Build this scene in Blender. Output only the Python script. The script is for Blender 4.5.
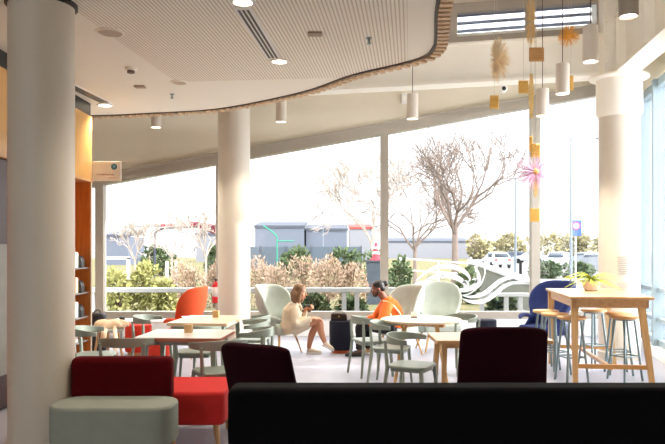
import bpy, bmesh, math, random
from mathutils import Vector, Matrix
C = bpy.context.scene.collection
SC = bpy.context.scene
R = math.radians
PI = math.pi
for _o in list(bpy.data.objects): bpy.data.objects.remove(_o)

# ---------------------------------------------------------------- camera, sky, sun, exposure
EYE, F, HX, HY = 1.6, 700.0, 332.5, 250.0
cam_d = bpy.data.cameras.new('camera'); cam = bpy.data.objects.new('camera', cam_d); C.objects.link(cam)
cam.location = (0, 0, EYE); cam.rotation_euler = (PI/2, 0, 0)
cam_d.sensor_width = 36; cam_d.lens = F/665*36; cam_d.shift_y = (HY-222)/665; cam_d.clip_end = 600
cam_d.dof.use_dof = True; cam_d.dof.focus_distance = 10.0; cam_d.dof.aperture_fstop = 5.6
SC.camera = cam
SC.view_settings.view_transform = 'Standard'; SC.view_settings.look = 'None'
SC.view_settings.exposure = 2.14; SC.view_settings.gamma = 1; SC.view_settings.use_curve_mapping = False
w = bpy.data.worlds.new('sky'); SC.world = w; w.use_nodes = True
wn_ = w.node_tree; bg = wn_.nodes['Background']; bg.inputs['Color'].default_value = (0.94, 0.97, 1.0, 1)
SUNV = Vector((1, .10, .29)).normalized()
def wmath(op, x, y=0.0):
    q = wn_.nodes.new('ShaderNodeMath'); q.operation = op
    for i, v in enumerate((x, y)):
        if isinstance(v, (int, float)): q.inputs[i].default_value = v
        else: wn_.links.new(v, q.inputs[i])
    return q.outputs[0]
wtc = wn_.nodes.new('ShaderNodeTexCoord'); wdot = wn_.nodes.new('ShaderNodeVectorMath'); wdot.operation = 'DOT_PRODUCT'; wn_.links.new(wtc.outputs['Generated'], wdot.inputs[0]); wdot.inputs[1].default_value = SUNV
wsx = wn_.nodes.new('ShaderNodeSeparateXYZ'); wn_.links.new(wtc.outputs['Generated'], wsx.inputs[0])
SKY_BASE, SKY_GLOW, SKY_HIGH = .40, 1.2, 1.9          # hazy horizon, bright haze round the low sun, brighter high sky
wglow = wmath('MULTIPLY', wmath('POWER', wmath('MAXIMUM', wdot.outputs['Value'], 0.0), 2.6), SKY_GLOW)
whigh = wmath('MULTIPLY', wmath('SMOOTH_MIN', wmath('MAXIMUM', wmath('SUBTRACT', wsx.outputs['Z'], .22), 0.0), .5), SKY_HIGH*2)
wback = wmath('MULTIPLY', wmath('MAXIMUM', wmath('MULTIPLY', wsx.outputs['Y'], -1.0), 0.0), 2.0)      # brightness added to the unseen rear sky to light camera-facing surfaces
wn_.links.new(wmath('ADD', wmath('ADD', wglow, whigh), wmath('ADD', wback, SKY_BASE)), bg.inputs['Strength'])
sun_d = bpy.data.lights.new('sun', 'SUN'); sun_d.energy = 1.6; sun_d.angle = R(0.6); sun_d.color = (1, .97, .93)
sun = bpy.data.objects.new('sun', sun_d); C.objects.link(sun)
sun.rotation_euler = SUNV.to_track_quat('Z', 'Y').to_euler()
SC.cycles.max_bounces = 12; SC.cycles.diffuse_bounces = 6; SC.cycles.transparent_max_bounces = 24
SC.cycles.sample_clamp_indirect = 6

# ---------------------------------------------------------------- helpers
def P(px, py, d): return Vector(((px-HX)/F*d, d, EYE-(py-HY)/F*d))
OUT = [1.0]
def lin(c):
    return tuple(((v/255)/12.92 if v/255 <= .04045 else ((v/255+.055)/1.055)**2.4) for v in c)
MATS = {}
def mat(name, col, rough=.6, metal=0.0, var=.06, scale=8.0, bump=0.0, bscale=60.0, spec=.5, stretch=(1,1,1), coat=0.0, col2=None):
    if name in MATS: return MATS[name]
    m = bpy.data.materials.new(name); m.use_nodes = True; nt = m.node_tree; b = nt.nodes['Principled BSDF']
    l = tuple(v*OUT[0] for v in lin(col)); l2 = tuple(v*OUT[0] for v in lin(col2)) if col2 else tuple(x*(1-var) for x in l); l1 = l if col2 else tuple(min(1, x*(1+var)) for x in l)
    tc = nt.nodes.new('ShaderNodeTexCoord'); mp = nt.nodes.new('ShaderNodeMapping'); mp.inputs['Scale'].default_value = stretch
    nt.links.new(tc.outputs['Object'], mp.inputs['Vector'])
    n = nt.nodes.new('ShaderNodeTexNoise'); n.inputs['Scale'].default_value = scale; n.inputs['Detail'].default_value = 3
    nt.links.new(mp.outputs['Vector'], n.inputs['Vector'])
    r = nt.nodes.new('ShaderNodeValToRGB'); r.color_ramp.elements[0].position = .3; r.color_ramp.elements[1].position = .7
    r.color_ramp.elements[0].color = (*l2, 1); r.color_ramp.elements[1].color = (*l1, 1)
    nt.links.new(n.outputs['Fac'], r.inputs['Fac']); nt.links.new(r.outputs['Color'], b.inputs['Base Color'])
    b.inputs['Roughness'].default_value = rough; b.inputs['Metallic'].default_value = metal; b.inputs['Specular IOR Level'].default_value = spec if OUT[0] == 1 else .04
    b.inputs['Coat Weight'].default_value = coat
    if bump:
        n2 = nt.nodes.new('ShaderNodeTexNoise'); n2.inputs['Scale'].default_value = bscale
        nt.links.new(mp.outputs['Vector'], n2.inputs['Vector'])
        bp = nt.nodes.new('ShaderNodeBump'); bp.inputs['Strength'].default_value = bump; bp.inputs['Distance'].default_value = .01
        nt.links.new(n2.outputs['Fac'], bp.inputs['Height']); nt.links.new(bp.outputs['Normal'], b.inputs['Normal'])
    MATS[name] = m; return m
def wood(name, c1, c2, rough=.45, axis=2):
    st = [14, 14, 14]; st[axis] = 1.2
    return mat(name, c1, rough, col2=c2, scale=2.2, stretch=tuple(st), bump=.05, bscale=8)
def emit(name, col, s):
    m = bpy.data.materials.new(name); m.use_nodes = True; nt = m.node_tree; nt.nodes.clear()
    e = nt.nodes.new('ShaderNodeEmission'); e.inputs[0].default_value = (*lin(col), 1); e.inputs[1].default_value = s
    o = nt.nodes.new('ShaderNodeOutputMaterial'); nt.links.new(e.outputs[0], o.inputs[0]); return m
def glass(name, tint=(1, 1, 1), gloss=.06):
    m = bpy.data.materials.new(name); m.use_nodes = True; nt = m.node_tree; nt.nodes.clear()
    t = nt.nodes.new('ShaderNodeBsdfTransparent'); t.inputs[0].default_value = (*tint, 1)
    g = nt.nodes.new('ShaderNodeBsdfGlossy'); g.inputs['Roughness'].default_value = .02
    fr = nt.nodes.new('ShaderNodeFresnel'); fr.inputs[0].default_value = 1.4
    mu = nt.nodes.new('ShaderNodeMath'); mu.operation = 'MULTIPLY'; mu.inputs[1].default_value = gloss*10
    nt.links.new(fr.outputs[0], mu.inputs[0])
    x = nt.nodes.new('ShaderNodeMixShader'); nt.links.new(mu.outputs[0], x.inputs[0]); nt.links.new(t.outputs[0], x.inputs[1]); nt.links.new(g.outputs[0], x.inputs[2])
    o = nt.nodes.new('ShaderNodeOutputMaterial'); nt.links.new(x.outputs[0], o.inputs[0]); return m

class MB:
    def __init__(s): s.v = []; s.f = []
    def add(s, vs, fs):
        k = len(s.v); s.v += [tuple(v) for v in vs]; s.f += [tuple(i+k for i in f) for f in fs]; return s
    def box(s, x0, y0, z0, x1, y1, z1, rz=0, c=None):
        vs = [Vector((x, y, z)) for x in (x0, x1) for y in (y0, y1) for z in (z0, z1)]
        if rz:
            c = Vector(c) if c else Vector(((x0+x1)/2, (y0+y1)/2, 0)); m = Matrix.Rotation(rz, 3, 'Z')
            vs = [m @ (v-c) + c for v in vs]
        return s.add(vs, [(0,1,3,2), (4,6,7,5), (0,4,5,1), (2,3,7,6), (0,2,6,4), (1,5,7,3)])
    def path(s, pts, rs, n=8, caps=True, sq=1.0, flat=None):
        pts = [Vector(p) for p in pts]
        if not isinstance(rs, (list, tuple)): rs = [rs]*len(pts)
        vs = []; fs = []; up = None
        for i, p in enumerate(pts):
            t = (pts[min(i+1, len(pts)-1)] - pts[max(i-1, 0)]).normalized()
            if up is None:
                up = Vector((0, 0, 1)) if abs(t.z) < .9 else Vector((0, 1, 0))
            if flat: up = Vector(flat)
            a = t.cross(up)
            if a.length < 1e-5: a = t.cross(Vector((1, 0, 0)))
            a.normalize(); b = a.cross(t).normalized(); up = b
            for k in range(n):
                an = 2*PI*(k+.5)/n; vs.append(p + a*math.cos(an)*rs[i] + b*math.sin(an)*rs[i]*sq)
        for i in range(len(pts)-1):
            for k in range(n):
                fs.append((i*n+k, i*n+(k+1) % n, (i+1)*n+(k+1) % n, (i+1)*n+k))
        if caps:
            fs.append(tuple(range(n-1, -1, -1))); fs.append(tuple((len(pts)-1)*n+k for k in range(n)))
        return s.add(vs, fs)
    def tube(s, a, b, r0, r1=None, n=10): return s.path([a, b], [r0, r0 if r1 is None else r1], n)
    def beam(s, a, b, w, h, w1=None, h1=None):          # square bar, width across, height up
        a = Vector(a); b = Vector(b); t = (b-a).normalized(); up = Vector((0, 0, 1)) if abs(t.z) < .95 else Vector((0, 1, 0))
        x = t.cross(up).normalized(); y = x.cross(t).normalized(); w1 = w if w1 is None else w1; h1 = h if h1 is None else h1
        vs = [a+x*i*w/2+y*j*h/2 for i, j in ((-1,-1), (1,-1), (1,1), (-1,1))] + [b+x*i*w1/2+y*j*h1/2 for i, j in ((-1,-1), (1,-1), (1,1), (-1,1))]
        return s.add(vs, [(3,2,1,0), (4,5,6,7), (0,1,5,4), (1,2,6,5), (2,3,7,6), (3,0,4,7)])
    def lathe(s, prof, c=(0, 0, 0), n=32, caps=True):
        c = Vector(c); vs = []; fs = []
        for r, z in prof:
            for k in range(n): vs.append(c + Vector((r*math.cos(2*PI*k/n), r*math.sin(2*PI*k/n), z)))
        for i in range(len(prof)-1):
            for k in range(n): fs.append((i*n+k, i*n+(k+1) % n, (i+1)*n+(k+1) % n, (i+1)*n+k))
        if caps:
            fs.append(tuple(range(n-1, -1, -1))); fs.append(tuple((len(prof)-1)*n+k for k in range(n)))
        return s.add(vs, fs)
    def prism(s, poly, z0, z1):
        n = len(poly); vs = [Vector((x, y, z0)) for x, y in poly] + [Vector((x, y, z1)) for x, y in poly]
        return s.add(vs, [tuple(range(n-1, -1, -1)), tuple(range(n, 2*n))] + [(i, (i+1) % n, n+(i+1) % n, n+i) for i in range(n)])
    def wallprism(s, poly, y0, y1):                      # polygon in x,z extruded along y
        n = len(poly); vs = [Vector((x, y0, z)) for x, z in poly] + [Vector((x, y1, z)) for x, z in poly]
        return s.add(vs, [tuple(range(n)), tuple(range(2*n-1, n-1, -1))] + [(i, n+i, n+(i+1) % n, (i+1) % n) for i in range(n)])
    def grid(s, fn, nu, nv):
        vs = [fn(i/(nu-1), j/(nv-1)) for i in range(nu) for j in range(nv)]
        return s.add(vs, [(i*nv+j, (i+1)*nv+j, (i+1)*nv+j+1, i*nv+j+1) for i in range(nu-1) for j in range(nv-1)])
    def ell(s, c, r, rot=None, n=14, m=10):
        c = Vector(c); r = Vector(r) if not isinstance(r, (int, float)) else Vector((r, r, r)); vs = []; fs = []
        M = rot if rot else Matrix.Identity(3)
        vs.append(c + M @ Vector((0, 0, -r.z)))
        for i in range(1, m):
            th = PI*i/m
            for k in range(n):
                ph = 2*PI*k/n; vs.append(c + M @ Vector((r.x*math.sin(th)*math.cos(ph), r.y*math.sin(th)*math.sin(ph), -r.z*math.cos(th))))
        vs.append(c + M @ Vector((0, 0, r.z)))
        for k in range(n): fs.append((0, 1+(k+1) % n, 1+k)); fs.append((len(vs)-1, 1+(m-2)*n+k, 1+(m-2)*n+(k+1) % n))
        for i in range(m-2):
            for k in range(n): fs.append((1+i*n+k, 1+i*n+(k+1) % n, 1+(i+1)*n+(k+1) % n, 1+(i+1)*n+k))
        return s.add(vs, fs)
    def build(s, name, m, parent=None, bevel=0, seg=2, smooth=True, ang=40, solid=0, sub=0, remesh=0, loc=None, offset=0):
        me = bpy.data.meshes.new(name); me.from_pydata(s.v, [], s.f)
        bm = bmesh.new(); bm.from_mesh(me); bmesh.ops.recalc_face_normals(bm, faces=bm.faces[:]) if not solid else None
        bm.to_mesh(me); bm.free()
        if smooth:
            me.polygons.foreach_set('use_smooth', [True]*len(me.polygons)); me.set_sharp_from_angle(angle=R(ang))
        o = bpy.data.objects.new(name, me); C.objects.link(o); me.materials.append(m)
        if parent: o.parent = parent
        if loc: o.location = loc
        if remesh:
            q = o.modifiers.new('r', 'REMESH'); q.mode = 'VOXEL'; q.voxel_size = remesh; q.use_smooth_shade = True
            q = o.modifiers.new('s', 'SMOOTH'); q.iterations = 3; q.factor = .4
        if solid:
            q = o.modifiers.new('t', 'SOLIDIFY'); q.thickness = solid; q.offset = offset
        if bevel:
            q = o.modifiers.new('b', 'BEVEL'); q.width = bevel; q.segments = seg; q.limit_method = 'ANGLE'; q.angle_limit = R(35); q.harden_normals = False
            if smooth: me.polygons.foreach_set('use_smooth', [True]*len(me.polygons))
        if sub:
            q = o.modifiers.new('u', 'SUBSURF'); q.levels = sub; q.render_levels = sub
        return o
def tag(o, label=None, cat=None, group=None, kind=None):
    if label: o['label'] = label
    if cat: o['category'] = cat
    if group: o['group'] = group
    if kind: o['kind'] = kind
    return o
def thing(name, label, cat, loc=(0, 0, 0), rz=0, group=None):
    o = bpy.data.objects.new(name, None); C.objects.link(o); o.location = loc; o.rotation_euler = (0, 0, rz); o.empty_display_size = .1
    return tag(o, label, cat, group)
def dup(root, loc, rz, label, group=None):
    r = root.copy(); C.objects.link(r); r.location = loc; r.rotation_euler = (0, 0, rz); r['label'] = label
    if group: r['group'] = group
    for ch in list(root.children):
        c = ch.copy(); C.objects.link(c); c.parent = r
        for g in list(ch.children):
            d = g.copy(); C.objects.link(d); d.parent = c
    return r
def struct(name, mb, m, **k):
    par = k.get('parent'); o = mb.build(name, m, **k)
    if not par: o['kind'] = 'structure'
    return o
def rrect(w, d, r, n=6, cx=0, cy=0):
    pts = []
    for (sx, sy, a0) in ((1, 1, 0), (-1, 1, 90), (-1, -1, 180), (1, -1, 270)):
        for k in range(n+1):
            a = R(a0+90*k/n); pts.append((cx+sx*(w/2-r)+r*math.cos(a), cy+sy*(d/2-r)+r*math.sin(a)))
    return pts
def spline(pts, k=8):
    pts = [Vector(p) for p in pts]; out = []
    for i in range(len(pts)-1):
        p0 = pts[max(i-1, 0)]; p1 = pts[i]; p2 = pts[i+1]; p3 = pts[min(i+2, len(pts)-1)]
        for j in range(k):
            t = j/k; out.append(.5*((2*p1)+(p2-p0)*t+(2*p0-5*p1+4*p2-p3)*t*t+(3*p1-p0-3*p2+p3)*t**3))
    return out+[pts[-1]]

# ---------------------------------------------------------------- materials
M_wall = mat('taupe_wall_paint', (222, 213, 195), .8, var=.02, scale=2)
M_cream = mat('cream_painted_steel', (248, 245, 234), .55, var=.02, scale=2)
M_col = mat('column_paint', (212, 204, 190), .45, var=.02, scale=2)
M_frame = mat('window_frame_metal', (172, 163, 150), .45, .2, var=.03)
M_white = mat('white_paint', (236, 236, 234), .5, var=.02)
M_black = mat('black_trim', (22, 21, 22), .5)
M_glass = glass('clear_glass')
M_oak = wood('oak_legs', (218, 178, 126), (198, 154, 102), axis=2)
M_oakx = wood('oak_boards', (214, 172, 126), (196, 150, 104), .32, axis=1)
M_palewood = wood('pale_wood_top', (230, 210, 182), (214, 190, 156), .35, axis=0)
M_honey = wood('honey_lacquer', (224, 178, 112), (212, 162, 96), .18, axis=2)
M_orange_wood = wood('orange_wood', (226, 138, 62), (204, 116, 46), .35, axis=2)
M_sage = mat('sage_green_metal', (138, 148, 138), .42, .1, var=.04)
M_sagefab = mat('pale_sage_fabric', (172, 180, 172), .85, var=.05, bump=.2, bscale=220)
M_orangefab = mat('orange_fabric', (205, 72, 22), .8, var=.05, bump=.2, bscale=220)
M_bluefab = mat('royal_blue_fabric', (14, 34, 92), .8, var=.06, bump=.2, bscale=220)
M_redfab = mat('red_fabric', (204, 34, 30), .85, var=.05, bump=.2, bscale=260)
M_darkred = mat('crimson_fabric', (84, 3, 12), .9, spec=.12, var=.06, bump=.2, bscale=260)
M_maroon = mat('maroon_fabric', (42, 5, 18), .9, spec=.12, var=.08, bump=.25, bscale=260)
M_navyfab = mat('black_navy_fabric', (4, 4, 8), .8, spec=.12, var=.08, bump=.25, bscale=260)
M_greyfab = mat('grey_green_fabric', (150, 156, 146), .9, var=.04, bump=.2, bscale=260)
M_steel = mat('brushed_steel', (150, 162, 166), .35, .7, var=.04)
M_gold = mat('gold_perforated_card', (234, 192, 106), .45, .25, var=.12, scale=60)

# ---------------------------------------------------------------- the setting
EDGE = [P(-20, 115.5, 10.35), P(95, 115, 10.27), P(150, 113, 10.1), P(220, 108, 9.76), P(300, 92, 8.77), P(350, 75, 7.92), P(400, 63, 7.41), P(424, 55.5, 7.12), P(432.5, 46, 6.80), P(434, 36, 6.5), P(436.5, 0, 5.54)]
CZ = 3.58
EDGE = [Vector((p.x, p.y, 0)) for p in EDGE] + [Vector((.79, 4.2, 0)), Vector((.76, 2.0, 0)), Vector((.75, -3.2, 0))]
EDGE[0] = Vector((-5.4, 10.4, 0))
edge = spline(EDGE, 14)
def HEAD(x): return 2.81+.18*(x+4.22)
WY = 13.0
CORN = Vector((5.45, 13.0, 0)); RW = Vector((-.2, -1, 0)).normalized()      # right glazed wall runs towards the camera

# floor
fm = mat('pale_lilac_vinyl', (168, 169, 182), .42, var=.015, scale=3, spec=.22)
struct('floor', MB().box(-6, -3.3, -.12, 6.2, 13.2, 0), fm, smooth=False)

# flat ceiling with routed grooves
cm = bpy.data.materials.new('grooved_ceiling'); cm.use_nodes = True; nt = cm.node_tree; b = nt.nodes['Principled BSDF']; b.inputs['Roughness'].default_value = .7
tc = nt.nodes.new('ShaderNodeTexCoord'); vr = nt.nodes.new('ShaderNodeVectorRotate'); vr.rotation_type = 'Z_AXIS'; vr.inputs['Angle'].default_value = R(6.4)
nt.links.new(tc.outputs['Object'], vr.inputs['Vector']); sx = nt.nodes.new('ShaderNodeSeparateXYZ'); nt.links.new(vr.outputs[0], sx.inputs[0])
def math_node(op, a, bval):
    q = nt.nodes.new('ShaderNodeMath'); q.operation = op; nt.links.new(a, q.inputs[0]); q.inputs[1].default_value = bval; return q.outputs[0]
fr = math_node('FRACT', math_node('MULTIPLY', sx.outputs['X'], 1/.034), 0)
gr = math_node('LESS_THAN', fr, .36)
g1 = math_node('LESS_THAN', sx.outputs['X'], -.03); g2 = math_node('GREATER_THAN', sx.outputs['X'], -2.75); g3 = math_node('LESS_THAN', sx.outputs['Y'], 8.0)
def mul(a, c):
    q = nt.nodes.new('ShaderNodeMath'); q.operation = 'MULTIPLY'; nt.links.new(a, q.inputs[0]); nt.links.new(c, q.inputs[1]); return q.outputs[0]
mk = mul(mul(gr, g1), mul(g2, g3))
mx = nt.nodes.new('ShaderNodeMixRGB'); mx.inputs[1].default_value = (*lin((247, 245, 234)), 1); mx.inputs[2].default_value = (*lin((208, 196, 180)), 1)
nt.links.new(mk, mx.inputs[0]); nt.links.new(mx.outputs[0], b.inputs['Base Color'])
poly = [(p.x, p.y) for p in edge] + [(-5.4, -3.2)]
struct('ceiling', MB().prism(poly, CZ, CZ+.22), cm, smooth=False)
# dark strip and timber battens round the free edge
def off(i, dist):
    t = (edge[min(i+1, len(edge)-1)]-edge[max(i-1, 0)]).normalized(); n = Vector((-t.y, t.x, 0)); return edge[i]+n*dist
gk = MB(); 
for i in range(len(edge)-1):
    a, b_, c, d = off(i, 0), off(i+1, 0), off(i+1, .03), off(i, .03)
    z0, z1 = CZ-.012, CZ+.42
    gk.add([Vector((q.x, q.y, z)) for z in (z0, z1) for q in (a, b_, c, d)], [(0,1,2,3), (4,7,6,5), (0,4,5,1), (2,6,7,3), (1,5,6,2), (0,3,7,4)])
ceil_trim = struct('trim_1', gk, mat('dark_edge_strip', (78, 74, 70), .6), smooth=False)
bt = MB(); acc = 0; nxt = .05
for i in range(len(edge)-1):
    seg = (edge[i+1]-edge[i]).length
    while nxt <= acc+seg:
        t = (nxt-acc)/seg; p = edge[i].lerp(edge[i+1], t); tv = (edge[i+1]-edge[i]).normalized(); n = Vector((-tv.y, tv.x, 0))
        q0 = p+n*.03; q1 = p+n*.135; h = tv*.028
        vs = [Vector((q.x, q.y, z)) for z in (CZ-.03, CZ+.40) for q in (q0-h, q0+h, q1+h, q1-h)]
        bt.add(vs, [(0,1,2,3), (4,7,6,5), (0,4,5,1), (2,6,7,3), (1,5,6,2), (0,3,7,4)]); nxt += .112
    acc += seg
struct('trim_2', bt, wood('batten_wood', (224, 196, 164), (208, 176, 142), .5, axis=2), smooth=False)

# back wall above the raked window head, upstand under the sill
def XW(px): return (px-HX)/F*WY
xl, xr = -5.3, 5.62
struct('wall_back', MB().wallprism([(xl, HEAD(xl)+.2), (xr, HEAD(xr)+.2), (xr, 4.95), (xl, 4.95)], WY-.02, WY+.14), M_wall, smooth=False)
struct('baseboard_back', MB().box(xl, WY-.06, 0, xr, WY+.14, .33), M_white, bevel=.01)
struct('trim_3', MB().wallprism([(xl, HEAD(xl)+.08), (xr, HEAD(xr)+.08), (xr, HEAD(xr)+.21), (xl, HEAD(xl)+.21)], WY-.07, WY+.1)
       .wallprism([(xl, HEAD(xl)+.18), (xr, HEAD(xr)+.18), (xr, HEAD(xr)+.215), (xl, HEAD(xl)+.215)], WY-.10, WY-.06), M_frame, smooth=False)
mull = [(-5.3, -5.22), (XW(96.5), XW(104.5)), (XW(216.5), XW(222)), (XW(380.5), XW(388)), (XW(530.5), XW(539)), (5.5, 5.62)]
for i in range(len(mull)-1):
    a, c = mull[i][0] if i == 0 else (mull[i][0]+mull[i][1])/2, (mull[i+1][0]+mull[i+1][1])/2 if i < len(mull)-2 else mull[i+1][1]
    la = mull[i][1]-a; lc = c-mull[i+1][0]
    f = MB()
    f.wallprism([(a, .33), (a+la, .33), (a+la, HEAD(a+la)+.1), (a, HEAD(a)+.1)], WY-.08, WY+.1)
    f.wallprism([(c-lc, .33), (c, .33), (c, HEAD(c)+.1), (c-lc, HEAD(c-lc)+.1)], WY-.08, WY+.1)
    f.box(a+la, WY-.08, .33, c-lc, WY+.1, .46)
    f.wallprism([(a+la, HEAD(a+la)), (c-lc, HEAD(c-lc)), (c-lc, HEAD(c-lc)+.09), (a+la, HEAD(a+la)+.09)], WY-.08, WY+.1)
    wn = struct('window_%d' % (i+1), f, M_frame, smooth=False)
    g = MB().wallprism([(a+la, .46), (c-lc, .46), (c-lc, HEAD(c-lc)), (a+la, HEAD(a+la))], WY+.03, WY+.036)
    g.build('glass_pane', M_glass, wn, smooth=False)
# outside eave battens seen as teeth along the window head
ev = MB()
for k in range(98):
    x = xl+.1+k*.11
    ev.box(x, WY+.16, HEAD(x)+.07, x+.05, WY+.6, HEAD(x)+.16)
ev.wallprism([(xl, HEAD(xl)+.15), (xr, HEAD(xr)+.15), (xr, HEAD(xr)+.23), (xl, HEAD(xl)+.23)], WY+.14, WY+.8)
struct('trim_4', ev, mat('eave_metal', (176, 178, 180), .5), smooth=False)

# right-hand glazed wall
RN = Vector((-RW.y, RW.x, 0)) ; 
def RP(s, o, z): v = CORN+RW*s+RN*o; return Vector((v.x, v.y, z))
def rbox(mb, s0, s1, o0, o1, z0, z1):
    vs = [RP(s, o, z) for s in (s0, s1) for o in (o0, o1) for z in (z0, z1)]
    return mb.add(vs, [(0,1,3,2), (4,6,7,5), (0,4,5,1), (2,3,7,6), (0,2,6,4), (1,5,7,3)])
RH = 4.05; M_wframe = mat('white_window_frame', (150, 166, 174), .45, .1, var=.02)
struct('wall_right', rbox(rbox(rbox(MB(), 5.15, 17.5, -.1, .1, 0, 5.9), 2.75, 5.15, -.1, .1, RH+.12, 5.9), -.1, 2.75, -.1, .1, RH+.12, 4.97), M_wall, smooth=False)
struct('baseboard_right', rbox(MB(), -.05, 5.15, -.16, .1, 0, .16), M_white, bevel=.01)
RS = [0.0, 1.4, 2.5, 3.8, 5.15]
for i in range(4):
    f = MB(); s0, s1 = RS[i], RS[i+1]
    rbox(f, s0, s0+.05, -.13, .09, .16, RH+.12); rbox(f, s1-.05, s1, -.13, .09, .16, RH+.12)
    for z0, z1 in ((.16, .26), (.52, .58), (.97, 1.03), (RH, RH+.12)): rbox(f, s0+.05, s1-.05, -.07, .07, z0, z1)
    wn = struct('window_%d' % (i+6), f, M_wframe, smooth=False)
    rbox(MB(), s0+.05, s1-.05, -.003, .003, .26, RH).build('glass_pane', M_glass, wn, smooth=False)

# columns, steel beams, clerestory, roof, rest of the shell
def column(name, x, y, r, z1, cap=True):
    pr = [(r+.012, 0), (r+.012, .1), (r, .11), (r, z1)]
    return struct(name, MB().lathe(pr, (x, y, 0), 48), M_col, ang=50)
column('column_1', -2.335, 5.62, .252, CZ)
struct('trim_5', MB().lathe([(.262, CZ-.035), (.275, CZ-.03), (.275, CZ), (.262, CZ)], (-2.335, 5.62, 0), 48), M_black)
FCX, FCY = -1.66, 11.8
column('column_2', FCX, FCY, .27, 4.6)
RCX, RCY = 4.257, 10.4
column('column_3', RCX, RCY, .29, 4.14)
struct('trim_6', MB().lathe([(.28, 3.55), (.325, 3.62), (.325, 4.12), (.40, 4.13), (.42, 4.14), (.42, 4.17), (.28, 4.17)], (RCX, RCY, 0), 48).box(RCX-.3, RCY-.2, 4.17, RCX+.12, RCY+.3, 5.7), M_cream)
# cream plate beam on the column line
LD = Vector((FCX-RCX, FCY-RCY, 0)).normalized(); LNV = Vector((-LD.y, LD.x, 0))
def LP(s, o, z): v = Vector((RCX, RCY, 0))+LD*s+LNV*o; return Vector((v.x, v.y, z))
def lbox(mb, s0, s1, o0, o1, z0, z1):
    vs = [LP(s, o, z) for s in (s0, s1) for o in (o0, o1) for z in (z0, z1)]
    return mb.add(vs, [(0,1,3,2), (4,6,7,5), (0,4,5,1), (2,3,7,6), (0,2,6,4), (1,5,7,3)])
bm_ = MB(); lbox(bm_, .2, 9.8, -.06, .06, 4.2, 4.79); lbox(bm_, .2, 9.8, -.16, .16, 4.17, 4.21); lbox(bm_, .2, 9.8, -.16, .16, 4.77, 4.80)
struct('trim_7', bm_, M_cream, smooth=False)
clf = MB(); clg = MB(); sp = [.25, 1.28, 2.44, 2.58, 4.4, 6.2, 8.0, 9.8]
lbox(clf, .2, 9.8, -.05, .05, 4.80, 4.92); lbox(clf, .2, 9.8, -.05, .05, 5.29, 5.44)
for s in sp: lbox(clf, s-.07, s+.07, -.05, .05, 4.92, 5.29)
cw = struct('window_10', clf, M_frame, smooth=False)
lbox(MB(), .2, 9.8, -.003, .003, 4.92, 5.29).build('glass_pane', M_glass, cw, smooth=False)
lv = MB()
for k in range(5):
    z = 4.93+k*.125
    vs = [LP(s, o, zz) for s in (-1, 10) for o, zz in ((-.40, z+.075), (-.22, z), (-.205, z+.045), (-.385, z+.12))]
    lv.add(vs, [(0,1,2,3), (7,6,5,4), (0,4,5,1), (1,5,6,2), (2,6,7,3), (3,7,4,0)])
struct('trim_8', lv, mat('louvre_blades', (140, 150, 172), .4), smooth=False)
# rafter beam over the right column running towards the camera
rb = MB(); d1 = Vector((-.12, -1, 0)).normalized(); n1 = Vector((1, -.12, 0)).normalized()
def bbox(mb, s0, s1, o0, o1, z0, z1):
    vs = [Vector((RCX+.05, RCY+.1, 0))+d1*s+n1*o+Vector((0, 0, z)) for s in (s0, s1) for o in (o0, o1) for z in (z0, z1)]
    return mb.add(vs, [(0,1,3,2), (4,6,7,5), (0,4,5,1), (2,3,7,6), (0,2,6,4), (1,5,7,3)])
bbox(rb, 0, 9, -.015, .015, 4.2, 5.0); bbox(rb, 0, 9, -.17, .17, 4.17, 4.21); bbox(rb, 0, 9, -.17, .17, 4.98, 5.02)
for s in (.35, 1.6, 3.2): bbox(rb, s, s+.02, -.15, .15, 4.21, 4.98)
struct('trim_9', rb, M_cream, smooth=False)
bolts = MB()
for k in range(5):
    for q in (-.08, .06):
        p = Vector((RCX-.17+q*.0, RCY-.2, 4.32+k*.2)); bolts.tube(p+Vector((q, 0, 0)), p+Vector((q, -.03, 0)), .016, n=6)
struct('trim_10', bolts, M_cream)
struct('roof', MB().prism([(-6, -3.3), (6.4, -3.3), (6.4, 10.0), (5.6, 10.25), (-6, 13.0)], 5.44, 5.68), mat('roof_lining', (214, 204, 190), .8), smooth=False)
struct('roof_slab', MB().prism([(5.0, 10.3), (-6, 12.9), (-6, 13.4), (6.4, 13.4), (6.4, 10.0)], 4.95, 5.0), M_cream, smooth=False)
struct('wall_left', MB().box(-5.4, -3.3, 0, -5.25, 13.1, 5.9), M_wall, smooth=False)
rw_ = MB()
rw_.box(-5.4, -3.3, 0, 6.3, -3.15, .7).box(-3.9, -3.3, .7, 6.3, -3.15, 3.3).box(-5.4, -3.3, 3.3, 6.3, -3.15, 3.7).box(-5.4, -3.3, 5.3, 6.3, -3.15, 5.9)
for x in (-5.4, -3.9, .3, 3.2, 6.15): rw_.box(x, -3.3, .7, x+.15, -3.15, 5.3)
struct('wall_rear', rw_, M_wall, smooth=False)
struct('window_11', MB().box(-5.4, -3.23, .7, -3.9, -3.222, 3.3).box(-5.4, -3.23, 3.7, 6.3, -3.222, 5.3), M_glass, smooth=False)  # unseen glazing, added to let light onto surfaces facing the camera
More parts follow.
